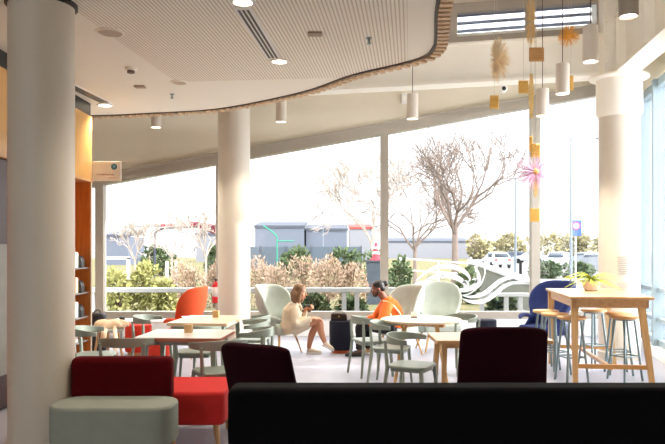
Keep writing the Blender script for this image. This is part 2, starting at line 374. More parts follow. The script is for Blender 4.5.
# ---------------------------------------------------------------- bookcase wall on the left
BX = -3.25; BD = .40
bk = thing('bookcase', 'tall honey-coloured bookcase wall with open orange shelves behind the big round column', 'bookcase', (BX, 5.4, 0))
MB().box(-.45, 0, 2.55, 0, 4.06, 3.40).build('upper_panel', M_honey, bk, bevel=.004)
MB().box(-.45, 0, 3.40, -.02, 4.06, 3.577).build('black_top_strip', M_black, bk, smooth=False)  # black strip above the upper panel
MB().box(-.45, 0, 2.51, .012, 4.07, 2.55).build('soffit_strip', wood('tan_strip', (206, 160, 108), (190, 144, 92), axis=1), bk, smooth=False)
MB().box(-.45, 0, 0, -.42, 4.06, 2.51).build('back_panel', M_orange_wood, bk, smooth=False)
for y in (0, 1.36, 2.70, 4.02):
    MB().box(-.42, y, 0, -.005, y+.04, 2.51).build('side_panel', M_orange_wood, bk, smooth=False)
MB().box(-.012, 4.018, 0, 0, 4.062, 2.51).build('edge_strip', M_palewood, bk, smooth=False)
M_shelf = mat('grey_shelf_metal', (108, 108, 106), .4, .2)
SHZ = [.10, .40, .72, 1.04, 1.37]
for z in SHZ:
    MB().box(-.42, 2.74, z-.02, -.03, 4.018, z).build('shelf', M_shelf, bk, bevel=.003)
for z in (.1, 1.35):
    MB().box(-.42, 1.40, z-.02, -.07, 2.70, z).build('shelf', M_shelf, bk, bevel=.003)
MB().box(-.06, 1.5, .35, -.03, 2.66, 1.66).build('display_panel', mat('grey_display_panel', (150, 150, 142), .5), bk, bevel=.004)
MB().box(-.05, 1.42, .02, -.04, 2.68, 2.5).build('dark_door', mat('dark_red_brown', (60, 24, 14), .4), bk, smooth=False)
# bookends and books on the shelves near the end panel
shelfname = {1: 'second shelf from the floor', 2: 'third shelf from the floor', 3: 'fourth shelf from the floor', 4: 'top shelf'}
be = MB(); pr = [(.0, 0), (.21, 0), (.21, .08)] + [(.12+.09*math.cos(R(a)), .08+.09*math.sin(R(a))) for a in range(10, 91, 16)] + [(.06, .17), (0, .17)]
be.wallprism([(x, z) for x, z in pr], 0, .12)
bcol = {1: (232, 228, 216), 2: (206, 212, 206), 3: (222, 196, 160), 4: (236, 230, 216)}
for i in (1, 2, 3, 4):
    z = SHZ[i]
    if i > 1:
        q = be.build('bookend', mat('black_plastic', (30, 32, 32), .45), bevel=.01); q.location = (BX-.245, 9.16, z)
        tag(q, 'black rounded bookend on the %s of the orange bookcase' % shelfname[i], 'bookend', 'bookends in the bookcase')
    for k, (wd, h, dy, c) in enumerate(((.15, .22, 0, bcol[i]), (.14, .26, .035, (240, 236, 226)), (.15, .2, .07, bcol[i]))):
        if i == 3 and k == 1: continue
        t = thing('book', '%s book on the %s of bookcase, %s' % (['cream', 'tall white', 'pale'][k], shelfname[i], ['nearest viewer', 'middle of row', 'against the bookend'][k]), 'book', (BX-.165, 8.90+dy*3.0, z), 0, 'books in the bookcase')
        MB().box(-.08, -.045, 0, .09, .045, h).build('cover', mat('book_cover_%d_%d' % (i, k), c, .6), t, bevel=.004)
        MB().box(-.082, -.038, .006, .075, .038, h+.002).build('pages', mat('book_pages', (236, 228, 210), .8), t, smooth=False)

# projecting sign on the end of the bookcase
sg = thing('wall_sign', 'white projecting sign with blue round logo and small red lettering beside the bookcase', 'sign', (-3.235, 9.43, 2.53))
SW_, SH_ = .385, .262
sl = MB().box(0, 0, 0, SW_, .02, SH_).build('sign_board', mat('sign_white', (253, 249, 243), .45), sg, bevel=.003)
MB().path([(SW_*.765, -.004, SH_*.73), (SW_*.765, 0, SH_*.73)], [.040, .040], 28).build('logo_disc', mat('logo_blue', (44, 136, 172), .5), sg)
def text(s, size, m, parent, loc, name, rot=(PI/2, 0, 0), align='LEFT'):
    cu = bpy.data.curves.new(name, 'FONT'); cu.body = s; cu.size = size; cu.extrude = .0008; cu.align_x = align
    o = bpy.data.objects.new(name, cu); C.objects.link(o); bpy.context.view_layer.update(); me = bpy.data.meshes.new_from_object(o.evaluated_get(bpy.context.evaluated_depsgraph_get())); bpy.data.objects.remove(o); o = bpy.data.objects.new(name, me); C.objects.link(o); me.materials.clear(); me.materials.append(m); o.parent = parent; o.location = loc; o.rotation_euler = rot; return o
lw = MB()
for k in range(3):
    z = SH_*.73+.016-k*.015; lw.box(SW_*.765-.02+.004*k, -.0075, z-.004, SW_*.765+.02-.004*k, -.0045, z+.003)
lw.build('logo_mark', mat('logo_pale', (176, 220, 232), .5), sg, smooth=False)
text('Ko Turaki Matauranga', .0265, mat('sign_red', (186, 74, 44), .5), sg, (SW_*.15, -.002, SH_*.30), 'sign_lettering')
sp_ = MB()
for k in range(9): sp_.box(SW_*(.53+.042*k), -.0025, SH_*.14, SW_*(.53+.042*k+.03), .001, SH_*.14+.009+.004*(k % 2))
sp_.build('sign_small_print', mat('sign_tan', (216, 176, 140), .5), sg, smooth=False)

# ---------------------------------------------------------------- things in the ceiling
def downlight(px, py, r, label):
    d = F*(CZ-EYE)/(HY-py); p = P(px, py, d)
    t = thing('downlight', label, 'ceiling light', (p.x, p.y, CZ), 0, 'round ceiling downlights')
    MB().lathe([(r*.74, 0), (r*.78, -.012), (r, -.014), (r*1.04, -.006), (r*1.04, 0)], (0, 0, 0), 32, caps=False).build('rim', M_white, t)
    MB().lathe([(r*.74, -.003), (r*.74, -.008)], (0, 0, 0), 32).build('lens', EM_DOWN, t)
    ld = bpy.data.lights.new('downlight_beam', 'SPOT'); ld.energy = 40; ld.color = (1, .86, .68); ld.spot_size = R(125); ld.spot_blend = .8; ld.shadow_soft_size = .06
    lo = bpy.data.objects.new('downlight_beam', ld); C.objects.link(lo); lo.parent = t; lo.location = (0, 0, -.03); return t
EM_DOWN = emit('warm_lens', (255, 236, 204), 3.0)
downlight(243, 1.5, .10, 'round warm ceiling downlight nearest the viewer, just before the slot diffuser')
downlight(279.5, 61, .10, 'round warm ceiling downlight at the far end of the slot diffuser')
downlight(105, 105, .11, 'round warm ceiling downlight near the black bookcase trim')
def cpt(px, py, z=CZ): d = F*(z-EYE)/(HY-py); return P(px, py, d)
for px, py, r, l in ((110, 32, .125, 'large round speaker grille in the ceiling right of the big column'), (179, 82, .10, 'small round speaker grille in the plain part of the ceiling')):
    p = cpt(px, py); t = thing('ceiling_speaker', l, 'speaker', (p.x, p.y, CZ), 0, 'ceiling speakers')
    MB().lathe([(r*.86, 0), (r*.88, -.014), (r, -.012), (r*1.03, 0)], (0, 0, 0), 36, caps=False).build('rim', M_cream, t)
    MB().lathe([(r*.86, -.002), (r*.86, -.006)], (0, 0, 0), 36).build('grille', mat('speaker_mesh', (190, 178, 164), .7), t)
def diffuser(pa, pb, wd, label, nsl=3):
    a = cpt(*pa); b_ = cpt(*pb); L = (b_-a).length; rz = math.atan2(b_.y-a.y, b_.x-a.x)
    t = thing('slot_diffuser', label, 'air vent', (a.x, a.y, CZ), rz, 'slot air diffusers')
    MB().box(0, -wd/2, -.012, L, wd/2, 0).build('frame', M_white, t, smooth=False)
    for k in range(nsl):
        y = -wd/2+wd*(k+1)/(nsl+1); MB().box(.04, y-wd*.072, -.014, L-.04, y+wd*.072, -.010).build('slot', M_black, t, smooth=False)
diffuser((242, 7), (274, 58), .15, 'long white slot diffuser with three dark slots in the grooved ceiling')
diffuser((66, 83), (106, 102.5), .16, 'grey slot diffuser along the bookcase side of the ceiling', 4)
for px, py, l in ((315, 33, 'small flat ceiling sensor bar right of the slot diffuser'), (140, 86, 'small flat ceiling sensor bar left of the small speaker grille')):
    p = cpt(px, py); o = MB().box(-.065, -.05, -.02, .065, .05, 0).build('sensor_bar', mat('sensor_tan', (166, 148, 130), .6), bevel=.006); o.location = (p.x, p.y, CZ)
    tag(o, l, 'sensor', 'ceiling sensor bars')
for px, py, l in ((369, 38, 'sprinkler head in the grooves near the curved ceiling edge'), (172, 94, 'sprinkler head in the plain ceiling beyond the small speaker grille')):
    p = cpt(px, py); o = MB().lathe([(.03, 0), (.03, -.008), (.012, -.012), (.012, -.05), (.022, -.052), (.022, -.058)], (0, 0, 0), 16).build('sprinkler', M_steel); o.location = (p.x, p.y, CZ)
    tag(o, l, 'sprinkler', 'ceiling sprinklers')
p = cpt(131, 67.5); t = thing('smoke_detector', 'small smoke detector dome hanging from the plain ceiling', 'smoke detector', (p.x, p.y, CZ))
MB().lathe([(.065, 0), (.065, -.02), (.05, -.035)], (0, 0, 0), 24).build('base', M_cream, t); MB().lathe([(.04, -.035), (.04, -.06), (.02, -.066)], (0, 0, 0), 20).build('sensor', mat('sensor_brown', (120, 98, 80), .5), t)

# pendant lamps
EM_LAMP = emit('lamp_disc', (255, 244, 226), 4.0); M_pend = mat('pendant_white', (226, 218, 206), .5, var=.01)
def pendant(px, ytop, ybot, d, wpx, label, ztop=5.5, shade=None, energy=45):
    a = P(px, ytop, d); b_ = P(px, ybot, d); r = wpx/2/F*d; h = a.z-b_.z
    t = thing('pendant_lamp', label, 'pendant lamp', (a.x, d, b_.z), 0, 'white cylinder pendant lamps')
    MB().lathe([(r*.90, .015), (r*.94, 0), (r, .004), (r, h-.01), (r*.96, h), (.02, h)], (0, 0, 0), 36, caps=False).build('lamp_shade', shade or M_pend, t)
    MB().lathe([(r*.88, .03), (r*.88, .036)], (0, 0, 0), 30).build('diffuser', EM_LAMP, t)
    MB().tube((0, 0, h-.02), (0, 0, ztop-b_.z), .006, n=6).build('cord', mat('pendant_cord', (104, 92, 84), .6), t)
    ld = bpy.data.lights.new('pendant_glow', 'SPOT'); ld.energy = energy; ld.color = (1, .9, .76); ld.spot_size = R(110); ld.spot_blend = .6; ld.shadow_soft_size = .05
    lo = bpy.data.objects.new('pendant_glow', ld); C.objects.link(lo); lo.parent = t; lo.location = (0, 0, .01)
pendant(628.5, -22, 17, 7.0, 19, 'cylinder pendant lamp at the top right, its bright underside showing', shade=mat('pendant_grey', (150, 140, 128), .5, var=.01))
pendant(590.5, 26, 62, 8.0, 15, 'large white cylinder pendant lamp, left of the top right one')
pendant(562.5, 64, 94, 9.2, 13.5, 'white cylinder pendant lamp hanging mid-height on a brown cord beside a gold card')
pendant(542.5, 89, 116, 9.9, 12.5, 'lowest of the cluster of white pendant lamps, below the brown gold card')
pendant(412.5, 94, 119, 10.9, 11.5, 'white cylinder pendant lamp below the curved ceiling corner')
pendant(281, 97, 122, 11.0, 10.5, 'white cylinder pendant lamp just right of the far round column')
pendant(156, 113.5, 127.5, 11.4, 10, 'white cylinder pendant lamp above the blue-logo sign, half hidden by the ceiling edge')

# hanging gold art
def hang(name, label, loc, group, ztop=5.5, cat='hanging decoration'):
    t = thing(name, label, cat, loc, 0, group)
    MB().tube((0, 0, .0), (0, 0, ztop-loc[2]), .0022, n=5).build('thread', mat('clear_thread', (196, 190, 182), .4), t); return t
def card(px, py, d, wpx, hpx, label, m=None, rz=0.0):
    p = P(px, py, d); wx = wpx/F*d; h = hpx/F*d
    t = hang('gold_card', label, p, 'hanging gold cards'); t.rotation_euler = (0, 0, rz)
    b0 = MB()
    nn = 5; ww = wx*.16
    b0.box(-wx/2, -.004, -h/2, wx/2, .004, h/2)
    for i in range(nn):
        x = -wx/2+wx*(i+.5)/nn; b0.box(x-ww*.25, -.009, -h/2+.01, x+ww*.25, .009, h/2-.01)
        z = -h/2+h*(i+.5)/nn; b0.box(-wx/2+.01, -.011, z-ww*.2, wx/2-.01, .011, z+ww*.2)
    b0.build('card', m or M_gold, t, bevel=.002, seg=1)
M_bronze = mat('bronze_card', (188, 142, 88), .5, var=.15, scale=50)
card(536.5, 54.5, 9.0, 15, 14, 'square bronze card with darker face, largest of the hanging cards', M_bronze)
card(523.5, 87, 9.0, 10, 13, 'gold card hanging left of the long gold strip')
card(494.3, 102, 9.0, 9, 13.5, 'pale gold card hanging alone farthest left under the security camera')
card(571, 83, 9.6, 5, 15, 'narrow gold card half behind the white pendant lamp')
card(535.5, 150.5, 9.0, 9.5, 13.5, 'gold card hanging just above the pink starburst')
card(534.8, 215, 9.0, 9.5, 13.5, 'lowest gold card hanging below the pink starburst')
card(530.8, 143.5, 9.1, 3.5, 15, 'thin pale gold card edge-on beside the card above the starburst')
def strip(px, py, d, wpx, hpx, label, m):
    p = P(px, py, d); wx = wpx/F*d; h = hpx/F*d
    t = hang('gold_strip', label, p, 'hanging gold strips'); b0 = MB(); n = 9
    for i in range(n):
        z = -h/2+h*i/n; q = math.sin(PI*(i+.5)/n)*.5+.5
        b0.box(-wx/2*q, -.01, z, wx/2*q, .01, z+h/n*1.02)
    b0.build('strip', m, t)
M_palegold = mat('pale_gold_card', (226, 192, 124), .5, var=.12, scale=40)
strip(531.3, 96, 9.0, 5, 44, 'long thin gold strip hanging left of the lowest pendant', M_palegold)
strip(535.5, 182, 9.05, 4.5, 30, 'pale strip running through the middle of the pink starburst', M_palegold)
def burst(px, py, d, rx, rz_, n, label, m, seed, squash=.5, inner=.1, core=None, wr=.0022, half=None):
    rnd = random.Random(seed); p = P(px, py, d); rx = rx/F*d; rz2 = rz_/F*d
    t = hang('starburst', label, p, 'hanging starbursts'); b0 = MB()
    for k in range(n):
        v = Vector((rnd.gauss(0, 1), rnd.gauss(0, 1)*squash, rnd.gauss(0, 1))).normalized()
        if half and v.x < 0: v.x *= half
        e = Vector((v.x*rx, v.y*rx, v.z*rz2))*rnd.uniform(.8, 1.05)
        b0.tube(e*inner, e, wr*1.3, wr*.6, 4)
    b0.build('spikes', m, t, smooth=False); MB().ell((0, 0, 0), (rx*.16, rx*.16, rz2*.16)).build('core', core or m, t)
M_stick = mat('gold_sticks', (238, 216, 178), .5, var=.15)
M_stick2 = mat('orange_gold_sticks', (226, 166, 66), .5, var=.1)
M_pinkst = mat('mauve_sticks', (226, 186, 216), .5, var=.1)
burst(497, 60, 9.0, 14, 23, 260, 'tall tan spiky seed-head starburst hanging below the clerestory frame', M_stick, 3, half=.5, wr=.0045)
burst(531, 22, 9.2, 6.5, 27, 150, 'slim tall golden spiky starburst crossing the louvred clerestory', M_palegold, 4, wr=.0032)
burst(568.5, 36, 9.6, 11.5, 11.5, 170, 'round orange-gold starburst in front of the cream beam', M_stick2, 5, wr=.0032)
burst(535.5, 171.5, 9.0, 23, 20, 260, 'wide mauve pink starburst hanging against the window', M_pinkst, 6, wr=.0023, core=M_gold)

# security cameras on the taupe wall
for px, py, l in ((503.5, 88.5, 'white dome security camera under the cream beam with dark lens'),):
    p = P(px, py, 11.0); t = thing('security_camera', l, 'security camera', (p.x, WY-.9-.9, p.z)); t.location = (p.x, 11.05, p.z)
    MB().path([(0, 0, 0), (0, -.06, 0), (0, -.085, 0)], [.065, .062, .045], 24).build('housing', M_white, t); MB().ell((0, -.085, -.005), (.034, .02, .034)).build('lens', M_black, t)
    MB().box(-.035, -.05, .04, .035, .01, 4.18-p.z).build('mount', M_white, t, bevel=.005)
p = P(404.5, 99, 12.98); t = thing('wall_box', 'small white box on the taupe wall left of the pendant lamp', 'wall box', p)
MB().box(-.06, -.08, -.09, .06, 0, .09).build('housing', M_white, t, bevel=.01); MB().box(-.03, -.085, -.03, .03, -.08, .03).build('cover_plate', M_cream, t, smooth=False)

# frosted wave decal on the glass (thin film)
def ribbon(mb, pts, d, k=8):
    sp_ = spline([(a, b_, w_) for a, b_, w_ in pts], k); L = []; Rr = []
    for i, q in enumerate(sp_):
        t = sp_[min(i+1, len(sp_)-1)]-sp_[max(i-1, 0)]; n = Vector((-t.y, t.x)).normalized(); h = max(.12, q.z/2)
        L.append(P(q.x+n.x*h, q.y+n.y*h, d)); Rr.append(P(q.x-n.x*h, q.y-n.y*h, d))
    m_ = len(sp_); dv = Vector((0, .002, 0))
    mb.add(L+Rr+[v+dv for v in L]+[v+dv for v in Rr], [f for i in range(m_-1) for f in ((i, i+1, m_+i+1, m_+i), (2*m_+i, 3*m_+i, 3*m_+i+1, 2*m_+i+1), (i, 2*m_+i, 2*m_+i+1, i+1), (m_+i, m_+i+1, 3*m_+i+1, 3*m_+i))])
DD = WY+.02
t = thing('window_decal', 'white flowing wave and curl decal stuck on the window glass', 'decal', P(470, 285, DD))
inv = -Vector(t.location)
def dec(name, rl, m=mat('frosted_film', (238, 242, 240), .7)):
    mb = MB()
    for r_ in rl: ribbon(mb, r_, DD)
    mb.v = [tuple(Vector(v)+inv) for v in mb.v]; mb.build(name, m, t, smooth=False)
dec('wave_crest', [[(416, 281, .6), (423, 274.5, 2.5), (434, 268, 4), (447, 266, 5.2), (459, 268.5, 5), (467, 274, 3.6), (470, 280, 1.6), (467, 281.5, .8)]])
dec('wave_band', [[(418, 287.5, .8), (427, 280.5, 3.6), (439, 275.8, 5.4), (451, 276, 5.6), (460, 279.5, 5), (466, 285, 3.2)], [(462, 283, .5), (465, 281.6, 3), (467.5, 284, 3.6), (466, 287, 2), (463.5, 286, .6)]])
dec('wave_hook', [[(474, 266, .6), (478, 272.5, 2.6), (478.5, 280, 4.6), (474, 286.5, 5.2), (464, 290, 4.6), (454, 289.5, 2.2), (449, 287.5, .6)], [(472, 280, .5), (474.5, 278.8, 2), (476.5, 281, 2.4), (474.5, 283.4, 1.4)]])
dec('wave_line', [[(485, 266, .8), (484.6, 275, 1.2), (480, 285, 1.4), (470, 293.5, 1.2), (462, 295, .6)]])
dec('wave_tail', [[(462, 295, .5), (470, 297, 2.4), (482, 294.5, 4), (492, 287.5, 4.6), (501, 280.5, 4.4), (511, 277.5, 3.6), (521, 279.5, 3), (531, 283.5, .5)],
                  [(462, 298.5, .5), (471, 301.6, 3.4), (484, 301, 4.6), (495, 294, 4.6), (503, 287, 4), (512, 283.2, 3.2), (522, 283, 2.4), (531, 284.4, .5)]])
dec('wave_curls', [[(486+9*k+2*math.cos(a/4)*1.3, 297.5-6.2*k+abs(k-1)*1.2+math.sin(a/4)*2.6, .8) for a in range(3, 24)] for k in range(4)], mat('decal_grey', (150, 160, 152), .7))
dec('wave_curls_rear', [[(430+13*k+math.cos(a/4)*2.4, 277.4-abs(k-1)*-.4+math.sin(a/4)*2.2, .7) for a in range(3, 22)] for k in range(2)], mat('decal_grey', (150, 160, 152), .7))

# notice on the right column
t = thing('column_notice', 'small grey lettered notice stuck on the right-hand round column above the plant', 'notice', (RCX-.03, RCY-.295, 1.05))
nb = MB()
for k in range(9):
    nb.box(-.11+.012*(k % 2), -.004, .44-k*.03, .055-.02*(k % 3), .004, .455-k*.03)
nb.build('lettering', mat('notice_grey', (170, 158, 146), .6), t, smooth=False)
nb = MB()
for k in range(4): nb.box(-.11, -.004, .07-k*.03, .07-.03*(k % 2), .004, .078-k*.03)
nb.build('small_lettering', mat('notice_grey', (170, 158, 146), .6), t, smooth=False)

# fire extinguisher on the mullion beside the far column
p = P(216.5, 303, 12.75); fx = thing('fire_extinguisher', 'red fire extinguisher hanging on the mullion left of the far round column', 'fire extinguisher', (p.x-.02, 12.78, p.z))
M_ext = mat('extinguisher_red', (206, 26, 32), .3, var=.03)
MB().lathe([(.055, 0), (.066, .01), (.068, .03), (.068, .31), (.05, .36), (.022, .385), (.022, .40)], (0, 0, 0), 28).build('cylinder', M_ext, fx)
MB().lathe([(.0695, .12), (.0695, .29)], (0, 0, 0), 28, caps=False).build('label_sleeve', mat('extinguisher_label', (226, 206, 196), .5), fx, solid=.001)
vv = MB().box(-.014, -.014, .39, .014, .014, .44).build('valve', M_black, fx, bevel=.003)
MB().beam((-.01, 0, .44), (-.075, 0, .475), .018, .01).beam((-.01, 0, .425), (-.07, 0, .425), .016, .008).build('handle', M_black, fx)
MB().path(spline([(.02, -.01, .42), (.07, -.03, .40), (.088, -.035, .28), (.082, -.04, .12)], 5), .011, 8).build('hose', M_black, fx)
MB().box(-.03, .05, .2, .03, .135, .26).build('bracket', M_steel, fx, smooth=False)
# ---------------------------------------------------------------- seating and tables
# foreground sofa seen from behind
sofa = thing('sofa', 'long black high-backed sofa filling the bottom right foreground, seen from behind', 'sofa', (.75, 4.2, 0))
SB = MB().box(-1.385, 0, .12, 1.9, .24, .768); SB.build('backrest', M_navyfab, sofa, bevel=.05, seg=5)
MB().box(-1.36, .24, .12, 1.88, .86, .40).build('seat', M_navyfab, sofa, bevel=.05, seg=4)
for x in (-1.25, 1.75):
    for y in (.08, .78): MB().tube((x, y, 0), (x, y, .13), .018, .024, 12).build('leg', M_steel, sofa)

# crimson backed bench with red seat
bn = thing('bench', 'red upholstered bench with dark crimson backrest in front of the cafe tables', 'bench', (-1.55, 5.75, 0))
MB().prism(rrect(1.12, .72, .06, 5, .12, .24), .185, .455).build('seat', M_redfab, bn, bevel=.03, seg=4)
MB().box(-.525, -.22, .40, .272, -.07, .748).build('backrest', M_darkred, bn, bevel=.045, seg=5)
for x in (-.36, .60):
    for y in (-.04, .50): MB().tube((x*1.03, y, 0), (x, y, .19), .018, .026, 12).build('leg', M_oak, bn)
# grey ottoman
og = thing('ottoman_bench', 'grey-green upholstered bench block in front of the crimson backrest beside the big column', 'bench', (-1.64, 5.22, 0))
MB().prism(rrect(.92, .46, .17, 8, 0, .06), .165, .455).build('seat', M_greyfab, og, bevel=.022, seg=3)
for x in (-.33, .40):
    for y in (-.09, .20): MB().tube((x*1.03, y*1.03, 0), (x, y, .17), .016, .022, 12).build('leg', M_oak, og)

# maroon lounge chairs seen from behind
def maroon(loc, rz, label, W=.62, top=.93, lean=.12):
    t = thing('lounge_chair', label, 'armchair', loc, rz, 'maroon lounge chairs')
    def fn(u, v):
        a = (u-.5)*2; z = .30+(top-.30)*v; zz = z-(abs(a)**4)*.035*v
        wv = W/2*(.98+.06*(1-v)); return Vector((a*wv, .26+lean*v-.10*a*a, zz))
    MB().grid(fn, 15, 11).build('backrest', M_maroon, t, solid=.075, bevel=0, sub=2)
    MB().prism(rrect(W*.96, .56, .12, 6, 0, -.02), .28, .44).build('seat', M_maroon, t, bevel=.04, seg=4)
    MB().lathe([(.24, 0), (.24, .012), (.05, .03), (.028, .05), (.028, .29)], (0, 0, 0), 28).build('pedestal', M_steel, t)
    return t
maroon((1.36, 5.85, 0), PI, 'maroon lounge chair with square dark back standing in the middle of the black sofa top', .70, 1.0)
maroon((-.395, 5.45, 0), R(152), 'maroon lounge chair with tilted back at the left end of the black sofa', .60, .925, .20)

# wing lounge chairs
def sstep(x): x = max(0, min(1, x)); return x*x*(3-2*x)
def wing(loc, rz, label, fab, group='winged lounge chairs', s=1.0, top=1.06, legs=True):
    t = thing('wing_chair', label, 'armchair', loc, rz, group)
    A = R(122)
    def fn(u, v):
        a = (u-.5)*2*A; aa = abs(a)
        low = .585; zt = low+(top-low)*max(0, 1-(aa/R(96))**4.6)**.7
        z = .30+(zt-.30)*v; h = (z-.3)/(top-.3)
        rr = .325+.05*sstep((h-.25)*1.8)-.085*math.exp(-((h-.30)/.14)**2)
        return Vector((rr*1.04*math.sin(a), rr*math.cos(a)+.10*h*max(0, math.cos(a)), z))
    for sx in (-1, 1):
        MB().path([(sx*.385*math.sin(R(q)), .385*math.cos(R(q)), .50+.07*math.sin(R((q-62)*2.0))) for q in range(62, 146, 7)], [.02, .034, .04, .042, .044, .044, .044, .044, .042, .038, .032, .02], 10, sq=.75).build('armrest', fab, t)
    for_sh = MB().grid(fn, 37, 13).build('shell', fab, t, solid=.05, sub=1, offset=0)
    MB().prism([(.30*math.sin(R(q))*1.02, .29*math.cos(R(q))) for q in range(-120, 121, 12)] + [(.29, -.30), (-.29, -.30)][::1], .30, .43).build('seat_cushion', fab, t, bevel=.035, seg=3)
    for sx in (-1, 1):
        for sy in (-1, 1): MB().tube((sx*.30, sy*.29, 0), (sx*.21, sy*.19, .31), .013, .022, 10).build('leg', M_oak, t)
    t.scale = (s, s, 1)
    return t
wing((-.83, 10.9, 0), R(52), 'pale sage wing chair in which the woman in the beige coat sits', M_sagefab, s=.84)
wing((1.03, 10.75, 0), R(-55), 'pale sage wing chair behind the man in the orange jacket', M_sagefab, s=.84)
wing((1.70, 11.2, 0), R(8), 'pale sage wing chair facing the room behind the round table', M_sagefab, top=1.09)
wing((3.32, 10.9, 0), R(-62), 'royal blue wing chair between the window and the tall table', M_bluefab, top=1.12)
wing((-2.24, 10.5, 0), R(-100), 'bright orange wing chair next to the fire extinguisher', M_orangefab, top=1.06, s=.76)

# drum ottomans
def drum(loc, label, fab, r=.17, h=.50, base=M_oak, group='drum stools'):
    t = thing('drum_stool', label, 'stool', loc, 0, group)
    MB().lathe([(r*.80, .0), (r*.82, .045), (r*.82, .05)], (0, 0, 0), 32).build('plinth', base, t)
    MB().lathe([(r*.97, .05), (r, .065), (r, h-.03), (r*.97, h-.008), (r*.9, h)], (0, 0, 0), 36).build('upholstered_body', fab, t)
    return t
M_navyblk = mat('midnight_fabric', (16, 20, 40), .9, var=.08, bump=.2, bscale=240)
M_orbase = mat('orange_plinth', (206, 92, 30), .5)
M_redor = mat('red_orange_fabric', (206, 52, 30), .85, var=.05, bump=.2, bscale=240)
drum((.135, 10.95, 0), 'black drum stool with orange plinth and a handbag on it between the two people', M_navyblk, r=.185, base=M_orbase)
drum((2.44, 11.1, 0), 'navy drum stool below the window right of the sage wing chair', M_navyblk, r=.16)
drum((-2.98, 10.75, 0), 'red drum stool beside the bag-covered stool near the bookcase', M_redor, r=.20, h=.46)
drum((-2.46, 9.92, 0), 'red drum stool half hidden between the two square cafe tables', M_redor, r=.15, h=.40)
# coffee ledge behind the red stool
lt = thing('low_table', 'low white-topped table with a small black box on it by the left window', 'table', (-3.05, 11.45, 0))
MB().prism(rrect(1.1, .45, .05, 4), .43, .46).build('table_top', M_white, lt, bevel=.005)
for sx in (-.45, .45):
    for sy in (-.15, .15): MB().tube((sx, sy, 0), (sx, sy, .43), .015, n=8).build('leg', M_sage, lt)
q = MB().box(-.04, -.03, 0, .04, .03, .05).build('phone_dock', M_black, bevel=.008); q.location = (-3.42, 11.38, .46); tag(q, 'small black box on the low white table by the left window', 'box')

# stool with cloth bag, black backpack
st = thing('wooden_stool', 'round sage-topped stool on oak legs with a cream cloth bag over it', 'stool', (-3.30, 10.3, 0))
MB().lathe([(.19, .40), (.22, .41), (.225, .44), (.20, .462)], (0, 0, 0), 32).build('seat', M_sagefab, st)
for k in range(5): a = R(36+72*k); MB().tube((.21*math.cos(a), .21*math.sin(a), 0), (.14*math.cos(a), .14*math.sin(a), .41), .015, .021, 10).build('leg', M_oak, st)
M_cloth = mat('cream_canvas', (228, 208, 178), .9, var=.10, bump=.4, bscale=40)
rnd = random.Random(5)
cb = thing('cloth_bag', 'crumpled cream cloth bag slumped over the sage-topped oak stool', 'bag', (-3.28, 10.28, .462))
body = MB()
def fold(u, v):
    a = u*2*PI; rr = (.20+.035*math.sin(3*a+1)+.02*math.sin(7*a))*math.sin(PI*(.08+.46*v)); z = .11*(1-v*v)*1.0+.02*math.sin(5*a)*(v)*.6
    return Vector((rr*math.cos(a)*1.15, rr*math.sin(a)*.85, max(.004, z+.006)))
body.grid(fold, 40, 12).build('bag_body', M_cloth, cb, solid=.008, sub=1)
MB().path(spline([(.12, -.14, .03), (.16, -.22, -.08), (.18, -.235, -.20), (.16, -.235, -.30)], 5), [.03]*16, 8, sq=.3).path(spline([(-.02, -.13, .05), (.0, -.235, -.05), (-.01, -.24, -.16)], 5), [.045]*11, 8, sq=.3).build('strap', M_cloth, cb)
bp = thing('backpack', 'black backpack standing on the floor between the bookcase end and the cloth-covered stool', 'bag', (-3.66, 10.9, 0))
MB().prism(rrect(.26, .2, .06, 5), 0, .62).build('pack_body', mat('black_nylon', (26, 27, 32), .6, bump=.2), bp, bevel=.05, seg=4)
MB().prism(rrect(.2, .06, .02, 4, 0, -.12), .08, .3).build('front_pocket', mat('black_nylon', (26, 27, 32), .6), bp, bevel=.02)
MB().path(spline([(-.05, 0, .61), (-.03, 0, .66), (.03, 0, .66), (.05, 0, .61)], 5), .009, 6).build('grab_loop', M_black, bp)

# sage metal cafe chairs
def cafe_chair(loc, rz, label):
    t = thing('cafe_chair', label, 'chair', loc, rz, 'sage green cafe chairs')
    MB().prism([(x*(1+.0), y) for x, y in rrect(.43, .42, .09, 6)], .43, .455).build('seat', M_sage, t, bevel=.008)
    MB().prism(rrect(.37, .36, .07, 5), .395, .432).build('seat_frame', M_sage, t, smooth=True)
    for sx in (-1, 1):
        MB().beam((sx*.225, -.20, 0), (sx*.19, -.17, .43), .022, .026, .034, .036).build('leg', M_sage, t)
        MB().path([(sx*.235, .235, 0), (sx*.195, .185, .43), (sx*.215, .20, .70)], [.014, .021, .015], 8).build('leg', M_sage, t)
    pts = [Vector((.27*math.sin(R(a))*1.0, .005+.235*math.cos(R(a)), .70+.012*math.cos(R(a)))) for a in range(-104, 105, 8)]
    rr = [.022+.026*max(0, math.cos(R(a)*.8))**1.5 for a in range(-104, 105, 8)]
    b0 = MB(); n = len(pts)
    vs = []
    for i, p in enumerate(pts):
        nrm = Vector((p.x, p.y-.005, 0)).normalized(); h = rr[i]
        for dz, dn in ((-h, -.008), (-h, .010), (h, .014), (h, -.004)): vs.append(p+nrm*dn+Vector((0, 0, dz)))
    fs = [(i*4+k, i*4+(k+1) % 4, (i+1)*4+(k+1) % 4, (i+1)*4+k) for i in range(n-1) for k in range(4)]+[(3, 2, 1, 0), tuple((n-1)*4+k for k in range(4))]
    b0.add(vs, fs).build('backrest', M_sage, t, bevel=.005)
    return t
c0 = cafe_chair((.70, 8.33, 0), R(72), 'sage cafe chair left of the round table, nearest to the seated man')
def cc(x, y, rz, label): dup(c0, (x, y, 0), R(rz), label)
cc(.50, 9.0, 110, 'sage cafe chair behind the round table\'s left side, overlapping the man')
